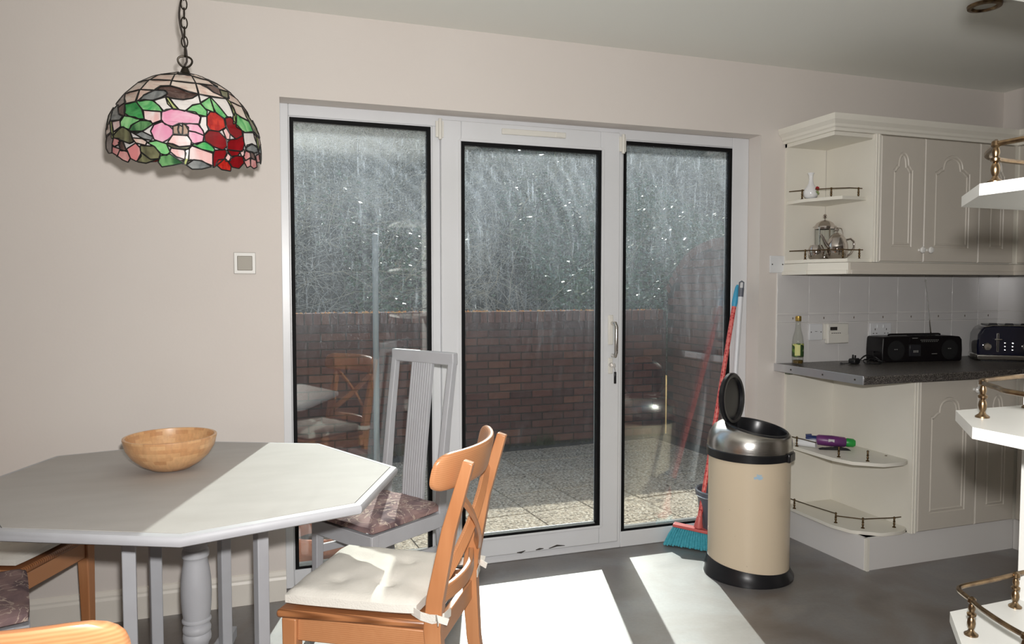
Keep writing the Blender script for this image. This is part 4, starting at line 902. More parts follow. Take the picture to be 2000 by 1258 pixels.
# ------------------------------------------------------------------ things on the shelves and worktop
t = thing('flower_vase', 'small white vase with a red flower motif on the upper display shelf', 'vase', (2.575,-.135,1.738)); c = (2.580,-.130,1.7415)
porc = plain('porcelain', (.80,.80,.80), .12)
obj('vase_body', MB().lathe([(0,0),(.020,0),(.030,.008),(.036,.024),(.034,.042),(.022,.060),(.013,.074),(.0095,.095),(.0105,.115),(.016,.128),(.0135,.128),(.008,.112),(.006,.09),(0,.08)], c, 32), porc, t, smooth=True)
def petals(mb, p, n, r, s, nrm):
    nrm = Vector(nrm).normalized(); a = nrm.orthogonal().normalized(); b = nrm.cross(a); p = Vector(p)
    for i in range(n):
        an = 2*PI*i/n; d = a*math.cos(an)+b*math.sin(an); e = nrm.cross(d); mb.add([p, p+d*r+e*s+nrm*.001, p+d*r*1.5+nrm*.003, p+d*r-e*s+nrm*.001], [(0,1,2,3)])
m = MB(); petals(m, (2.590,-.164,1.788), 6, .008, .006, (-.2,-1,.2)); petals(m, (2.594,-.160,1.792), 5, .006, .005, (.2,-1,.4)); obj('red_flower', m, plain('vase_red', (.35,.015,.02), .3), t)
m = MB(); petals(m, (2.586,-.167,1.772), 5, .006, .003, (-.2,-1,.1)); petals(m, (2.594,-.164,1.765), 5, .006, .003, (0,-1,.1)); obj('green_leaves', m, plain('vase_green', (.18,.26,.06), .3), t)
t = thing('dark_saucer', 'thin dark saucer under the white vase', 'saucer', (2.60,-.14,1.738)); obj('dish', MB().lathe([(0,.0005),(.042,.0005),(.048,.003),(.040,.0025),(0,.0025)], (2.60,-.125,1.738), 32), plain('dark_glaze', (.03,.025,.02), .2), t, smooth=True)
Z2 = 1.437
t = thing('sugar_bowl', 'rounded polished steel sugar bowl on the lower display shelf', 'bowl', (2.585,-.165,Z2)); c = (2.598,-.155,Z2)
mirror = plain('polished_steel', (.60,.55,.52), .07, metal=1)
obj('pot', MB().lathe([(0,0),(.022,0),(.034,.014),(.039,.035),(.037,.055),(.029,.070),(.028,.072),(.025,.070),(.034,.052),(.035,.035),(0,.006)], c, 36), mirror, t, smooth=True)
m = MB(); m.tube([(2.635,-.16,Z2+.052),(2.652,-.165,Z2+.050),(2.656,-.166,Z2+.030),(2.640,-.162,Z2+.018)], .003, 8); obj('handle', m, mirror, t, smooth=True)
t = thing('teapot', 'egg-shaped polished steel teapot with a hooped handle', 'teapot', (2.69,-.20,Z2)); c = (2.690,-.195,Z2)
obj('pot', MB().lathe([(0,0),(.034,0),(.046,.016),(.052,.045),(.050,.075),(.040,.103),(.030,.116),(0,.118)], c, 40), mirror, t, smooth=True)
ld = obj('lid', MB().lathe([(.031,.116),(.028,.120),(.015,.130),(.006,.134),(0,.135)], c, 32), mirror, t, smooth=True); obj('lid_knob', MB().lathe([(.003,.133),(.003,.140),(.009,.146),(.010,.152),(.006,.159),(0,.161)], c, 20), mirror, ld, smooth=True)
m = MB(); m.tube([(2.655,-.19,Z2+.055),(2.630,-.185,Z2+.080),(2.615,-.182,Z2+.110),(2.603,-.18,Z2+.125)], [.012,.008,.006,.005], 10); obj('spout', m, mirror, t, smooth=True)
m = MB(); m.tube([(2.733,-.205,Z2+.098),(2.755,-.215,Z2+.104),(2.768,-.222,Z2+.090),(2.770,-.223,Z2+.062),(2.758,-.215,Z2+.030),(2.736,-.205,Z2+.014)], .0055, 10); obj('handle', m, mirror, t, smooth=True)
t = thing('cafetiere', 'tall glass cafetiere with a domed steel lid behind the teapot', 'cafetiere', (2.71,-.075,Z2)); c = (2.715,-.080,Z2)
obj('beaker', MB().shell([(.044,.012),(.046,.012),(.046,.165),(.044,.165)], c, 36), clearm, t, smooth=True)
obj('base_cup', MB().lathe([(0,0),(.048,0),(.050,.006),(.050,.020),(.0475,.020),(.0475,.008),(0,.008)], c, 32), mirror, t, smooth=True)
m = MB()
for i in range(6): a = i*PI/3+.3; m.beam((c[0]+.0485*math.cos(a), c[1]+.0485*math.sin(a), c[2]+.01), (c[0]+.0485*math.cos(a), c[1]+.0485*math.sin(a), c[2]+.168), .006, .0015, (-math.sin(a), math.cos(a), 0))
m.shell([(.0475,.160),(.0500,.160),(.0500,.170),(.0475,.170)], c, 32); obj('frame', m, mirror, t)
ld = obj('lid', MB().lathe([(.058,.168),(.057,.173),(.048,.180),(.040,.192),(.022,.203),(.008,.207),(0,.207)], c, 36), mirror, t, smooth=True); obj('plunger_knob', MB().lathe([(.003,.205),(.003,.215),(.009,.220),(.0105,.228),(.006,.236),(0,.238)], c, 20), mirror, ld, smooth=True)
m = MB(); m.tube([(2.762,-.088,Z2+.150),(2.785,-.10,Z2+.172),(2.805-.05,-.12,Z2+.165)] if False else [(c[0]+.05,c[1]-.01,Z2+.148),(c[0]+.056,c[1]-.03,Z2+.166),(c[0]+.052,c[1]-.060,Z2+.160),(c[0]+.050,c[1]-.072,Z2+.135),(c[0]+.048,c[1]-.070,Z2+.06),(c[0]+.044,c[1]-.03,Z2+.03)], .0028, 8); obj('handle', m, mirror, t, smooth=True)

t = thing('oil_bottle', 'nearly empty glass bottle with green and yellow label at the worktop end', 'bottle', (2.56,-.075,.906)); c = (2.565,-.075,.9065)
obj('glass_body', MB().shell([(0.001,0),(.026,0),(.028,.003),(.028,.115),(.025,.140),(.016,.175),(.0125,.205),(.0125,.232),(.0105,.232),(.0105,.205),(.014,.175),(.023,.138),(.026,.112),(.026,.006),(.001,.005)], c, 32), thin_glass('bottle_glass', (.985,.99,.98)), t, smooth=True)
obj('oil', MB().lathe([(0,.005),(.0255,.006),(.0255,.022),(0,.022)], c, 28), plain('dark_oil', (.10,.06,.01), .1, coat=.5), t, smooth=True)
def labelmat():
    m, n, b, o = nodes('bottle_label'); tc = N(n, 'ShaderNodeTexCoord'); nz = N(n, 'ShaderNodeTexVoronoi', Scale=60); n.links.new(tc.outputs['Object'], nz.inputs['Vector']); sp_ = N(n, 'ShaderNodeSeparateColor'); n.links.new(nz.outputs['Color'], sp_.inputs[0])
    r = ramp(n, [(0,(.03,.07,.02)),(.4,(.10,.20,.03)),(.65,(.02,.04,.015)),(.8,(.45,.48,.12)),(.93,(.6,.58,.45))]); r.color_ramp.interpolation = 'CONSTANT'; n.links.new(sp_.outputs[0], r.inputs[0]); n.links.new(r.outputs[0], b.inputs['Base Color']); return m
lb = obj('label', MB().shell([(.0283,.040),(.0288,.040),(.0288,.105),(.0283,.105)], c, 32), labelmat(), t, smooth=True)
m = MB(); vs = []
for i in range(7): a = math.radians(-160+i*9); vs += [(c[0]+.0292*math.cos(a), c[1]+.0292*math.sin(a), c[2]+.046), (c[0]+.0292*math.cos(a), c[1]+.0292*math.sin(a), c[2]+.101)]
m.add(vs, [(i*2,i*2+2,i*2+3,i*2+1) for i in range(6)]); obj('label_panel', m, plain('label_cream', (.62,.62,.25), .6), lb)
obj('cap', MB().lathe([(.0135,.222),(.0145,.224),(.0145,.245),(.012,.247),(0,.247)], c, 24), plain('gold_cap', (.55,.38,.10), .35, metal=.8), t, smooth=True)
m = MB(); m.tube([(c[0]-.014,c[1]-.002,c[2]+.238),(c[0]-.022,c[1]-.004,c[2]+.238)], .002, 6); obj('cap_tab', m, MT['gold_cap'], t)

t = thing('radio_cassette', 'black portable radio cassette player on the worktop', 'radio', (3.28,-.17,.906))
rm = plain('radio_black', (.005,.004,.005), .35, spec=.3); ang = -.11
m = MB(); m.m = Matrix.Translation((3.292,-.113,.906)) @ Matrix.Rotation(ang,4,'Z')
prf = [(-.246,.008),(-.240,.0),(.240,.0),(.246,.008),(.248,.06),(.244,.116),(.230,.132),(.18,.136),(-.18,.136),(-.236,.134),(-.244,.126),(-.248,.06)]
RMx = m.m.copy(); m.prism(prf, -.063, .063, 'y'); obj('case', m, rm, t, bev=.008)
def rb(name, x0,x1,z0,z1,mat,y=-.066,d=.004, **k):
    m = MB(); m.m = RMx; m.bx(x0,x1,y-d,y+.004,z0,z1); return obj(name, m, mat, t, **k)
gd = plain('radio_detail', (.16,.16,.17), .4); hi = plain('radio_lettering', (.22,.22,.21), .5)
for s in (-1, 1):
    m = MB(); m.m = RMx @ Matrix.Translation((s*.165,-.064,.062)); m.lathe([(.052,0),(.052,-.0015),(0,-.0015)], (0,0,0), 36, 'y'); obj('speaker_grille', m, plain('grille_black', (.006,.006,.007), .7) if 'grille_black' not in MT else MT['grille_black'], t)
    for dx in (-.012, .0): rb('grille_dot', s*.165+dx, s*.165+dx+.004, .066, .070, hi, d=.005)
rb('tuning_scale', -.085, .115, .104, .128, gd if False else MT['radio_black'], d=.003)
for i in range(11): rb('scale_mark', -.02+i*.0105, -.016+i*.0105, .1125, .1175, hi, d=.0045)
for i in range(8): rb('scale_number', -.015+i*.013, -.008+i*.013, .106, .1085, hi, d=.0045)
rb('name_strip', -.072, -.040, .124, .1275, hi, d=.0045)
cd = rb('cassette_door', -.085, -.018, .030, .092, plain('cassette_window', (.02,.02,.024), .12), d=.004, bev=.001)
for i in range(3): rb('counter_digit', -.064+i*.011, -.058+i*.011, .050, .062, hi, d=.006)
rb('printed_line', .055, .085, .040, .043, hi, d=.002)
for i in range(6):
    m = MB(); m.m = RMx; m.bx(-.06+i*.026,-.038+i*.026,-.045,-.015,.134,.140); obj('key_button', m, rm, t, bev=.001)
m = MB(); m.m = RMx; m.tube([(-.16,.0,.133),(-.16,.0,.141),(-.15,.0,.143),(.15,.0,.143),(.16,.0,.141),(.16,.0,.133)], .005, 8); obj('carry_handle', m, rm, t, smooth=True)
m = MB(); m.tube([(3.440,-.085,1.040),(3.428,-.082,1.14),(3.402,-.075,1.335)], [.004,.0028,.0018], 8); m.lathe([(.0035,0),(.0045,.002),(.0035,.007),(0,.008)], (3.402,-.075,1.334), 10); obj('aerial', m, chrome, t, smooth=True)

t = thing('power_lead', 'black mains plug and coiled lead lying on the worktop left of the radio', 'cable', (2.86,-.15,.906)); Zc = .909
pm = plain('cable_black', (.010,.010,.011), .45)
pl = MB(); pl.m = Matrix.Translation((2.855,-.150,.920)) @ Matrix.Rotation(.3,4,'Z'); pl.prism([(-.024,-.012),(.020,-.014),(.028,-.006),(.028,.010),(.018,.016),(-.020,.014),(-.026,.006)], -.018, .018, 'y')
po = obj('plug', pl, pm, t, bev=.004)
for dx, h in ((-.012,.020),(.010,.016)): m = MB(); m.m = pl.m; m.bx(dx-.003,dx+.003,-.003,.003,.012,.014+h); obj('plug_pin', m, pm, po)
def spl(pts, k=8):
    out = []; P_ = [Vector(p) for p in pts]
    for i in range(len(P_)-1):
        a, b, c_, d = P_[max(i-1,0)], P_[i], P_[i+1], P_[min(i+2,len(P_)-1)]
        for j in range(k):
            u = j/k; out.append(.5*((2*b)+(c_-a)*u+(2*a-5*b+4*c_-d)*u*u+(3*b-a-3*c_+d)*u**3))
    out.append(P_[-1]); return out
m = MB(); m.tube(spl([(2.88,-.15,.918),(2.91,-.13,.922),(2.96,-.12,.945),(3.01,-.13,.935),(3.02,-.16,.914),(2.96,-.20,.911),(2.90,-.18,.911),(2.93,-.14,.925),(2.99,-.15,.925),(3.03,-.17,.912),(3.05,-.15,.914)]), .0028, 6)
m.tube(spl([(2.92,-.17,.915),(2.97,-.15,.932),(3.01,-.16,.915),(2.97,-.21,.910),(2.92,-.20,.910),(2.95,-.16,.920),(3.0,-.14,.915),(3.02,-.11,.945),(3.035,-.095,.960),(3.06,-.085,.945),(3.09,-.085,.93)]), .0028, 6); obj('lead', m, pm, t, smooth=True)
m = MB(); m.tube(spl([(2.835,-.15,.912),(2.80,-.155,.910),(2.775,-.15,.909)]), .0022, 6); m.lathe([(0,0),(.005,.001),(.005,.008),(0,.010)], (2.772,-.15,.906), 10); obj('aerial_lead', m, pm, t, smooth=True)

t = thing('toaster', 'glossy dark blue four-slot toaster with chrome trim in the worktop corner', 'toaster', (3.83,-.25,.906))
tmx = Matrix.Translation((3.822,-.262,.906)) @ Matrix.Rotation(-.70,4,'Z')
nav = plain('navy_enamel', (.006,.007,.022), .12, coat=.8)
def tb_(name, f, mat, par=None, **k):
    m = MB(); m.m = tmx; f(m); return obj(name, m, mat, par or t, **k)
prf = [(-.185,.022),(.185,.022),(.188,.08),(.184,.14),(.165,.178),(.13,.192),(-.13,.192),(-.165,.178),(-.184,.14),(-.188,.08)]
bd = tb_('body', lambda m: m.prism(prf, -.115, .095, 'y'), nav, bev=.012)
tb_('base_trim', lambda m: m.bx(-.190,.190,-.120,.098,.006,.034), chrome, bev=.006)
tb_('foot_plate', lambda m: m.bx(-.17,.17,-.11,.09,0,.008), blackp)
tb_('top_trim', lambda m: m.tube([(-.155,-.113,.181),(-.12,-.113,.190),(.12,-.113,.190),(.155,-.113,.181)], .0035, 8), chrome)
for i in range(4): tb_('slot', lambda m: m.bx(-.135+i*.072,-.135+i*.072+.045,-.09,.08,.190,.1945), blackp)
for i in range(4): tb_('slot_rib', lambda m: m.prism([(-.140+i*.072,.190),(-.133+i*.072,.203),(-.100+i*.072,.203),(-.093+i*.072,.190)], -.108, -.100, 'y'), blackp)
for s in (-1, 1):
    X = s*.088-.0
    tb_('lever_track', lambda m: m.bx(X-.006-.007,X+.006-.007,-.1185,-.112,.050,.150), chrome, bev=.002)
    tb_('lever_groove', lambda m: m.bx(X-.0025-.007,X+.0025-.007,-.1195,-.117,.054,.146), blackp)
    tb_('lever', lambda m: m.bx(X-.018-.007,X+.018-.007,-.137,-.118,.112,.122), chrome, bev=.004)
    tb_('dial', lambda m: m.lathe([(.020,-.112),(.020,-.122),(.017,-.125),(.016,-.136),(0,-.137)], (s*.088-.055,0,.078), 28, 'y'), chrome, smooth=True)
    for c_ in range(2):
        for r_ in range(3): tb_('button', lambda m: m.lathe([(.0042,-.112),(.0042,-.1185),(0,-.1195)], (s*.088+.028+c_*.034,0,.062+r_*.018), 10, 'y'), chrome)

# lying bottle, white roll and black cloth on the low shelf
Z3 = .489
t = thing('spray_bottle', 'purple cleaning bottle with a green cap lying on the low end shelf', 'bottle', (2.70,-.19,Z3))
q0, q1 = Vector((2.590,-.115,Z3+.040)), Vector((2.778,-.245,Z3+.030)); dd = (q1-q0).normalized()
def seg(a, b): return [q0+dd*a, q0+dd*b]
m = MB(); m.tube([q0+dd*.045, q0+dd*.06, q0+dd*.12, q0+dd*.18, q0+dd*.190], [.018,.026,.028,.025,.020], 20); obj('bottle_body', m, plain('purple_plastic', (.16,.035,.17), .35, c2=(.10,.03,.12), scale=12), t, smooth=True)
m = MB(); m.tube([q0+dd*.0, q0+dd*.012, q0+dd*.05], [.012,.019,.020], 16); m.beam(q0+Vector((0,0,.016)), q0+dd*.028+Vector((0,0,.020)), .018, .012, (0,1,0)); obj('trigger_cap', m, plain('navy_plastic', (.02,.035,.13), .35), t, smooth=True)
m = MB(); m.tube([q0+dd*.186, q0+dd*.194, q0+dd*.222, q0+dd*.232], [.020,.022,.021,.014], 18); obj('green_cap', m, plain('green_plastic', (.02,.30,.05), .35), t, smooth=True)
s_ = Vector((-dd.y, dd.x, 0)); nf = (-s_ if s_.y > 0 else s_); pmid = q0+dd*.118+nf*.0265+Vector((0,0,.006)); m = MB(); m.beam(pmid-dd*.014, pmid+dd*.014, .014, .002, (0,0,1)); obj('label_patch', m, plain('label_white', (.6,.58,.58), .6), t)
m = MB(); m.beam(q0+dd*.155+Vector((0,0,.0235)), q0+dd*.186+Vector((0,0,.0215)), .018, .003, (-dd.y,dd.x,0)); obj('orange_flash', m, plain('orange_label', (.7,.22,.10), .5), t)
t = thing('paper_roll', 'short white paper roll on the low end shelf behind the brass rail', 'roll', (2.585,-.13,Z3))
m = MB(); m.tube([(2.560,-.085,Z3+.021),(2.612,-.165,Z3+.021)], .020, 20); obj('roll', m, plain('paper_white', (.75,.76,.78), .8), t, smooth=True)
t = thing('black_cloth', 'crumpled black cloth under the purple bottle', 'cloth', (2.66,-.21,Z3)); vs = []; fs = []
for j in range(11):
    for i in range(17):
        u, v = i/16, j/10; p = Vector((2.605,-.195,0)).lerp(Vector((2.735,-.265,0)), u)+Vector((.35,.65,0))*(v-.3)*.05; e = min(u,1-u,v,1-v)*8
        vs.append((p.x, p.y, Z3+.001+min(1,e)*(.008+.006*math.sin(9*u+3*v)*math.cos(7*v+2*u))))
fs = [(j*17+i, j*17+i+1, j*17+i+18, j*17+i+17) for j in range(10) for i in range(16)]
obj('cloth', MB().add(vs, fs), plain('black_fabric', (.02,.018,.02), .85), t, smooth=True)

# ------------------------------------------------------------------ near shelf tower at the right edge
t = thing('shelf_tower', 'white open end shelves with antique brass rails at the right edge, nearest the camera', 'shelf unit', (1.17,-2.4,0))
sp_ = [(1.308,-2.172),(1.140,-2.175),(1.026,-2.300),(1.026,-2.72),(1.308,-2.72)]
obj('side_panel', MB().bx(1.308, 1.326, -2.74, -2.172, 0, 2.20), whitelam, t)
for z in (1.80, 1.434, 1.062, .702, .34): 
    s_o = obj('shelf', MB().prism(sp_, z, z+.018), whitelam, t)
    if z < .4 or z > 1.7: continue
    zt = z+.018; h = .058
    ip = [(1.290,-2.196),(1.160,-2.200),(1.128,-2.216),(1.068,-2.284),(1.052,-2.315),(1.050,-2.40),(1.050,-2.70)]
    if z > 1.4:
        bals = [(1.040,-2.314),(1.048,-2.52)]; pth = [(1.048,-2.60),(1.041,-2.36),(1.041,-2.315),(1.056,-2.298),(1.14,-2.225),(1.29,-2.205)]
    elif z > 1: bals = [(1.118,-2.243),(1.285,-2.198),(1.052,-2.45)]; pth = [(1.29,-2.196),(1.155,-2.218),(1.118,-2.243),(1.078,-2.30),(1.052,-2.36),(1.052,-2.60)]
    else: bals = [(1.096,-2.252),(1.268,-2.198),(1.058,-2.37)]; pth = [(1.296,-2.192),(1.20,-2.200),(1.135,-2.203),(1.115,-2.212),(1.104,-2.232),(1.096,-2.252),(1.080,-2.285),(1.060,-2.36),(1.056,-2.46)]
    gallery(t, spl([(p[0],p[1],p[2] if len(p) > 2 else 0) for p in pth], 5), bals, zt, h, .0042, brass, 1.25)

# ------------------------------------------------------------------ stained-glass pendant
LC = (-.228, -.690, 1.694)
Lrot = Matrix.Rotation(math.radians(5.8),4,'Z') @ Matrix.Rotation(math.radians(10.5),4,'X')
lt = thing('pendant_lamp', 'domed stained-glass pendant lamp with pink and red flowers hanging over the table', 'lamp', LC, rot=Lrot)
KX, KZ = .000401, .000415
PZ = [-80,0,85,165,245,325,400,485,540,565,580]; PR = [520,530,530,524,505,460,400,310,210,130,60]
def rad(zc): return float(np.interp(zc, PZ, PR))
def dome(x, y, off=0):      # design sheet point -> point on the dome front
    zc = 1085-y; r = rad(zc); dx = max(-r*.995, min(r*.995, x-610)); d = math.sqrt(r*r-dx*dx)
    P = Vector((dx*KX, -d*KX, zc*KZ)); nrm = Vector((dx, -d, max(0,zc)*.9)).normalized(); return P+nrm*off
def gmat(name, c1, c2, sc=14):
    m, n, b, o = nodes(name); tc = N(n, 'ShaderNodeTexCoord'); mp = N(n, 'ShaderNodeMapping'); mp.inputs['Scale'].default_value = (1,1,.35); mp.inputs['Rotation'].default_value = (.3,.6,0); n.links.new(tc.outputs['Object'], mp.inputs[0])
    nz = N(n, 'ShaderNodeTexNoise', Scale=sc*1.6, Detail=3, Distortion=1.2); n.links.new(mp.outputs[0], nz.inputs['Vector']); r = ramp(n, [(.35,c1),(.65,c2)]); n.links.new(nz.outputs[0], r.inputs[0]); n.links.new(r.outputs[0], b.inputs['Base Color'])
    b.inputs['Roughness'].default_value = .18; b.inputs['Subsurface Weight'].default_value = 0; return m
G = {'c': gmat('glass_cream_pink', (.62,.43,.36), (.70,.60,.52)), 'w': gmat('glass_opal_white', (.66,.62,.60), (.74,.70,.66)), 'p': gmat('glass_pink', (.68,.27,.40), (.74,.46,.55)),
     's': gmat('glass_salmon', (.62,.22,.22), (.70,.36,.34)), 'k': gmat('glass_pink_white', (.70,.42,.40), (.75,.68,.66)), 'l': gmat('glass_light_green', (.05,.33,.09), (.30,.60,.26)),
     'g': gmat('glass_deep_green', (.01,.14,.035), (.06,.33,.09)), 'm': gmat('glass_mixed_green', (.03,.10,.04), (.16,.36,.14)), 'r': gmat('glass_dark_red', (.16,.003,.006), (.26,.006,.010)), 'R': gmat('glass_bright_red', (.30,.008,.008), (.50,.03,.015), 40),
     'b': gmat('glass_brown', (.055,.03,.025), (.15,.09,.075)), 'o': gmat('glass_olive', (.07,.065,.04), (.19,.19,.10)), 'y': gmat('glass_yellow_green', (.36,.42,.14), (.55,.56,.26)), 'n': gmat('glass_grey', (.13,.14,.14), (.28,.29,.28)), 't': gmat('glass_tan', (.30,.20,.15), (.46,.33,.26))}
PCS = [
('c',[(545,528),(650,530),(672,580),(525,578)]),('c',[(445,530),(538,530),(518,576),(388,580)]),('c',[(375,552),(440,533),(380,580),(285,602)]),
('c',[(378,583),(516,580),(508,618),(450,624),(412,655),(325,655)]),('c',[(525,582),(672,582),(685,650),(620,645),(560,625),(512,618)]),('c',[(275,605),(370,588),(318,658),(215,685)]),
('c',[(655,530),(750,548),(812,578),(678,578)]),('c',[(680,586),(740,594),(800,635),(868,662),(695,652)]),('c',[(760,548),(845,575),(890,605),(835,600),(815,580)]),
('c',[(896,622),(960,655),(988,702),(892,672)]),('c',[(215,690),(312,660),(288,738),(224,756)]),('c',[(322,660),(405,658),(345,692),(302,735)]),
('c',[(455,512),(560,506),(548,525),(450,528)]),('c',[(640,508),(720,518),(752,545),(655,527)]),
('n',[(322,733),(345,695),(405,660),(478,655),(490,672),(455,698),(400,722),(355,724)]),
('b',[(420,648),(450,625),(510,618),(570,630),(620,645),(685,655),(650,685),(590,702),(530,700),(485,690),(495,662),(470,650)]),
('b',[(700,582),(780,582),(832,602),(842,642),(790,628),(750,600)]),('o',[(836,603),(892,610),(896,655),(868,655),(845,642)]),
('w',[(692,660),(757,668),(702,712)]),('w',[(775,668),(868,665),(905,712),(918,770),(908,790),(872,782),(822,722)]),('w',[(508,704),(590,706),(650,690),(690,662),(700,715),(645,735),(598,775),(560,768),(530,735)]),
('w',[(412,728),(480,700),(520,765),(470,788),(445,760)]),
('y',[(484,700),(505,702),(530,738),(558,768),(528,770),(496,740)]),('y',[(876,662),(896,680),(922,722),(938,770),(934,822),(918,828),(920,772),(902,712)]),
('l',[(300,740),(350,725),(400,730),(440,760),(460,793),(340,792)]),('g',[(228,764),(296,745),(330,790),(345,848),(300,850),(250,835),(222,818)]),
('l',[(198,880),(222,842),(290,845),(320,860),(270,890),(250,922),(200,908)]),('m',[(255,930),(265,900),(320,865),(385,862),(396,880),(345,920),(300,942)]),
('l',[(610,775),(650,735),(698,722),(740,765),(735,798),(680,790)]),('l',[(702,712),(762,672),(780,730),(785,765),(732,748)]),('l',[(768,672),(820,724),(870,785),(856,800),(802,768),(782,728)]),
('l',[(930,758),(970,780),(1030,800),(1057,868),(1000,880),(938,848)]),
('p',[(455,845),(458,800),(485,780),(530,772),(600,778),(665,780),(698,812),(690,850),(620,855),(560,858),(520,880),(475,872)]),('p',[(388,925),(408,885),(455,862),(500,885),(522,905),(520,938),(490,968),(455,990),(408,975)]),
('p',[(625,858),(680,860),(710,895),(716,922),(660,905),(622,900),(605,868)]),('p',[(622,908),(660,910),(715,928),(708,965),(668,988),(640,975),(620,935)]),
('k',[(522,940),(570,938),(612,938),(635,970),(630,1000),(560,1012),(492,988)]),
('t',[(525,885),(560,872),(553,905),(562,930),(527,928)]),('t',[(562,872),(582,882),(578,928),(560,925),(555,900)]),('t',[(586,862),(618,882),(615,922),(585,932),(588,900)]),
('R',[(742,800),(762,770),(800,768),(850,810),(858,860),(812,890),(760,885),(740,855)]),('r',[(862,802),(898,787),(930,830),(970,868),(975,903),(932,930),(890,898),(868,850)]),
('r',[(722,925),(750,892),(812,894),(862,940),(866,985),(838,1010),(770,990),(725,960)]),('r',[(890,942),(935,934),(980,908),(988,960),(975,1010),(920,1010),(872,1005),(872,962)]),
('r',[(785,1020),(858,1012),(865,1040),(846,1070),(800,1112),(778,1130),(775,1070)]),('r',[(872,1010),(960,1015),(940,1043),(898,1048)]),('r',[(890,1072),(930,1047),(975,1050),(985,1090),(950,1130),(905,1122),(885,1092)]),
('R',[(812,1082),(860,1074),(893,1120),(890,1150),(830,1142),(795,1112)]),
('k',[(845,882),(863,866),(887,905),(884,936),(868,938)]),('k',[(856,1060),(870,1032),(890,1050),(888,1078),(862,1085)]),
('w',[(986,886),(1060,880),(1083,905),(1088,965),(1045,958),(1002,982),(988,940)]),('w',[(702,808),(736,802),(735,858),(745,885),(722,912),(698,870),(690,852)]),
('k',[(345,797),(448,796),(450,848),(400,872),(380,860),(350,850)]),('k',[(142,884),(190,872),(194,910),(152,942)]),
('b',[(188,692),(215,690),(215,722),(226,748),(180,780),(162,762)]),('n',[(128,872),(142,802),(172,772),(180,830),(205,845),(190,866)]),('b',[(178,787),(220,757),(225,800),(218,838),(186,825)]),
('b',[(90,1020),(102,972),(130,955),(143,985),(133,1030),(128,1085),(108,1090),(86,1062)]),('o',[(148,972),(185,930),(212,912),(255,940),(275,1000),(250,1012),(212,1000),(152,985)]),
('o',[(88,890),(105,845),(135,795),(125,862),(92,928)]),('c',[(83,932),(122,890),(128,945),(92,985)]),('y',[(124,880),(135,880),(146,985),(135,988)]),
('s',[(138,1030),(150,990),(180,990),(188,1020),(150,1040)]),('s',[(140,1047),(186,1058),(168,1100),(138,1085)]),('s',[(172,1102),(190,1062),(235,1072),(250,1110),(236,1135),(205,1125)]),('s',[(235,1052),(290,1012),(316,1040),(320,1090),(290,1125),(258,1110)]),
('b',[(182,1015),(205,1003),(226,1060),(195,1065)]),
('n',[(268,938),(330,932),(395,960),(388,982),(340,975)]),('c',[(272,980),(330,980),(358,995),(350,1015),(292,1005)]),('o',[(320,1025),(400,1022),(438,1060),(435,1095),(382,1105),(322,1060)]),('o',[(298,1128),(325,1072),(380,1110),(420,1102),(352,1132)]),
('l',[(367,1000),(420,985),(480,1000),(500,1050),(480,1070),(442,1062),(410,1020)]),('m',[(430,1120),(440,1082),(500,1064),(583,1115),(520,1132),(450,1148)]),('k',[(510,1026),(588,1030),(600,1050),(590,1088),(542,1075),(505,1045)]),
('y',[(600,1032),(620,1020),(612,1090),(600,1125),(585,1120),(598,1085)]),('k',[(625,1020),(640,1002),(700,1020),(770,1040),(770,1118),(690,1090),(622,1088)]),('n',[(605,1127),(650,1092),(700,1095),(757,1127),(700,1145),(640,1150)]),
('l',[(642,992),(720,967),(760,985),(782,1012),(780,1028),(700,1015)]),('o',[(482,998),(520,998),(560,1014),(630,1002),(612,1022),(520,1022)]),
('n',[(1002,1000),(1012,970),(1050,958),(1095,985),(1100,1008),(1062,1018)]),('s',[(986,1045),(1002,1010),(1030,1020),(1035,1050),(1000,1072)]),('s',[(990,1080),(1030,1062),(1035,1110),(1012,1122)]),('s',[(1042,1062),(1078,1072),(1088,1118),(1065,1128),(1040,1110)]),('s',[(1082,1040),(1118,1022),(1118,1080),(1092,1085)]),
('b',[(1037,1012),(1060,1018),(1072,1065),(1042,1052)]),
('o',[(995,722),(1050,792),(1108,878),(1116,905),(1062,862),(1022,782)]),('c',[(1066,884),(1112,915),(1126,958),(1108,996),(1092,960)]),('n',[(1110,1000),(1125,967),(1140,1060),(1128,1090),(1116,1060)]),('y',[(1085,905),(1095,908),(1110,998),(1099,998)]),
('k',[(962,1020),(985,1002),(988,1040),(972,1046)]),('c',[(907,684),(985,706),(1010,775),(1028,798),(970,776),(934,752)])]
leadm = MB()
def dens(poly, step=22):
    out = []
    for i in range(len(poly)):
        a, b = Vector(poly[i]), Vector(poly[(i+1)%len(poly)]); n = max(1, int((b-a).length/step)); out += [a.lerp(b, k/n) for k in range(n)]
    return out
R180 = Matrix.Rotation(PI, 4, 'Z')
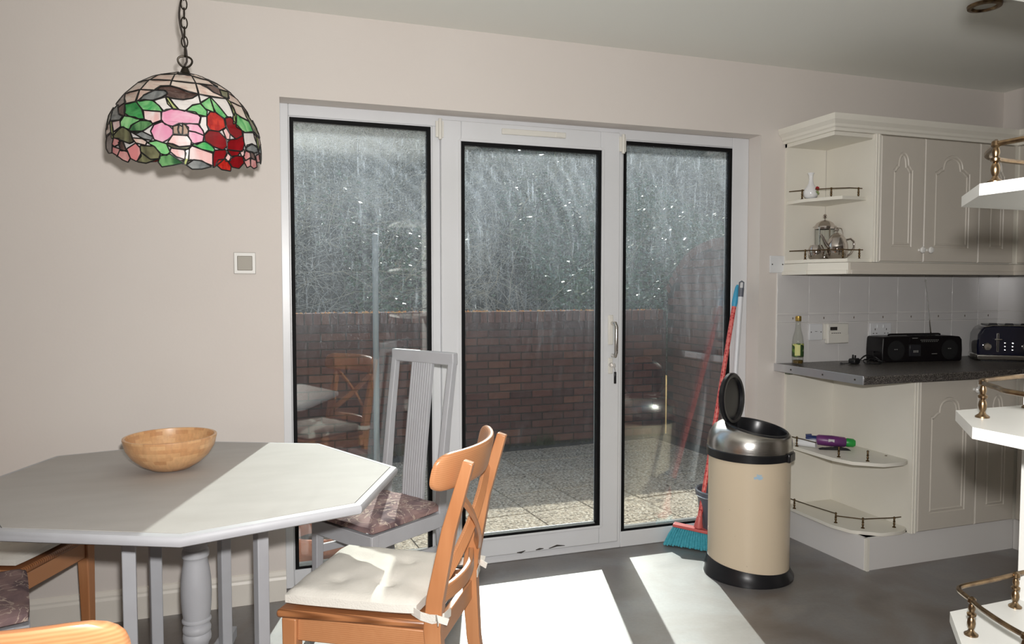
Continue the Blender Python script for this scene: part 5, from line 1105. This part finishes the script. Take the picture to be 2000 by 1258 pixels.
for kind, poly in PCS:
    # round the drawn corners slightly: pieces are cut, curved shapes
    pp = [Vector(p) for p in inset(poly, -2.6)]; n = len(pp); rp = []
    big = kind in 'pskgRrlob'
    for i in range(n):
        a, b, c_ = pp[i-1], pp[i], pp[(i+1)%n]; q = .13 if big else .03
        rp += [b.lerp(a, q), b.lerp((a+c_)/2, q*.22), b.lerp(c_, q)]
    rim = dens(rp, 24); cen = sum(rim, Vector((0,0)))/len(rim)
    outer = [dome(p.x, p.y, .0022) for p in rim]
    ins = [p+(cen-p).normalized()*1.2 for p in rim]
    tris = tessellate_polygon([[Vector((p.x, p.y, 0)) for p in ins]])
    nn = len(ins); m = MB(); front = [dome(p.x, p.y, .0022) for p in ins]; back = [dome(p.x, p.y, -.0015) for p in ins]
    m.add(front+back, [tuple(t_) for t_ in tris]+[tuple(nn+i for i in t_[::-1]) for t_ in tris]+[(i,(i+1)%nn,nn+(i+1)%nn,nn+i) for i in range(nn)])
    o = obj('glass_piece', m, G[kind], lt, local=True); inst(o, 'glass_piece', R180, lt)
    leadm.tube(outer, .0020, 5, closed=True)
lo = obj('lead_came', leadm, lead, lt, local=True); inst(lo, 'lead_came', R180, lt)
# opal glass ground between the drawn pieces
prof_ = [(rad(z)*KX-.0065, z*KZ) for z in (-10,0,85,165,245,325,400,440,485,515,540)]; prof_ += [(r-.003, z) for r, z in prof_[::-1]]
obj('shade_ground', MB().shell(prof_, (0,0,0), 64), G['w'], lt, local=True, smooth=True)
obj('cap', MB().lathe([(.056,.2265),(.050,.233),(.030,.241),(.014,.246),(.010,.256),(.006,.262),(0,.264)], (0,0,0), 32), darkiron, lt, local=True, smooth=True)
m = MB(); pts = []
for i in range(25): a = 2*PI*i/24; pts.append((.019*math.sin(a)*(1+.25*math.cos(a)), 0, .276+.016*math.cos(a)))
m.tube(pts[:-1], .0030, 8, closed=True); obj('hanging_loop', m, darkiron, lt, local=True, smooth=True)
obj('lamp_holder', MB().lathe([(.012,.235),(.020,.225),(.020,.17),(.016,.165)], (0,0,0), 20), darkiron, lt, local=True)
obj('bulb', MB().lathe([(.013,.170),(.014,.16),(.028,.13),(.030,.115),(.024,.095),(.010,.085),(0,.084)], (0,0,0), 24), plain('opal_bulb', (.8,.8,.78), .2), lt, local=True, smooth=True)
# chain and flex rise plumb from the loop to the ceiling
top = WM[lt.name] @ Vector((0,0,.292)); Wi = WM[lt.name]
ct = bpy.data.objects
z = top.z-.002; k = 0
while z < CZ-.03:
    m = MB(); pts = []; w_, h_ = .0085, .0165
    for i in range(16):
        a = 2*PI*i/16; x_ = w_*math.cos(a); z_ = h_*math.sin(a) ; ang_ = (0.35 if k % 2 else 1.75)
        pts.append((top.x+x_*math.cos(ang_), top.y+x_*math.sin(ang_), z+h_+z_))
    m.tube(pts, .0020, 6, closed=True); obj('chain_link', m, darkiron, lt, smooth=True); z += .0275; k += 1
m = MB(); pts = [(top.x-.002, top.y, top.z-.03)]
for i in range(1, 30):
    zz = top.z-.03+(CZ-.02-top.z+.03)*i/29; pts.append((top.x+.009*math.sin(zz*26+.4)-.004, top.y+.006*math.cos(zz*26), zz))
m.tube(pts, .0030, 8); obj('flex', m, plain('brown_flex', (.03,.022,.018), .5), lt, smooth=True)
obj('ceiling_rose', MB().lathe([(.045,0),(.045,-.008),(.030,-.024),(.010,-.030),(0,-.030)], (top.x, top.y, CZ), 28), darkiron, lt, smooth=True)
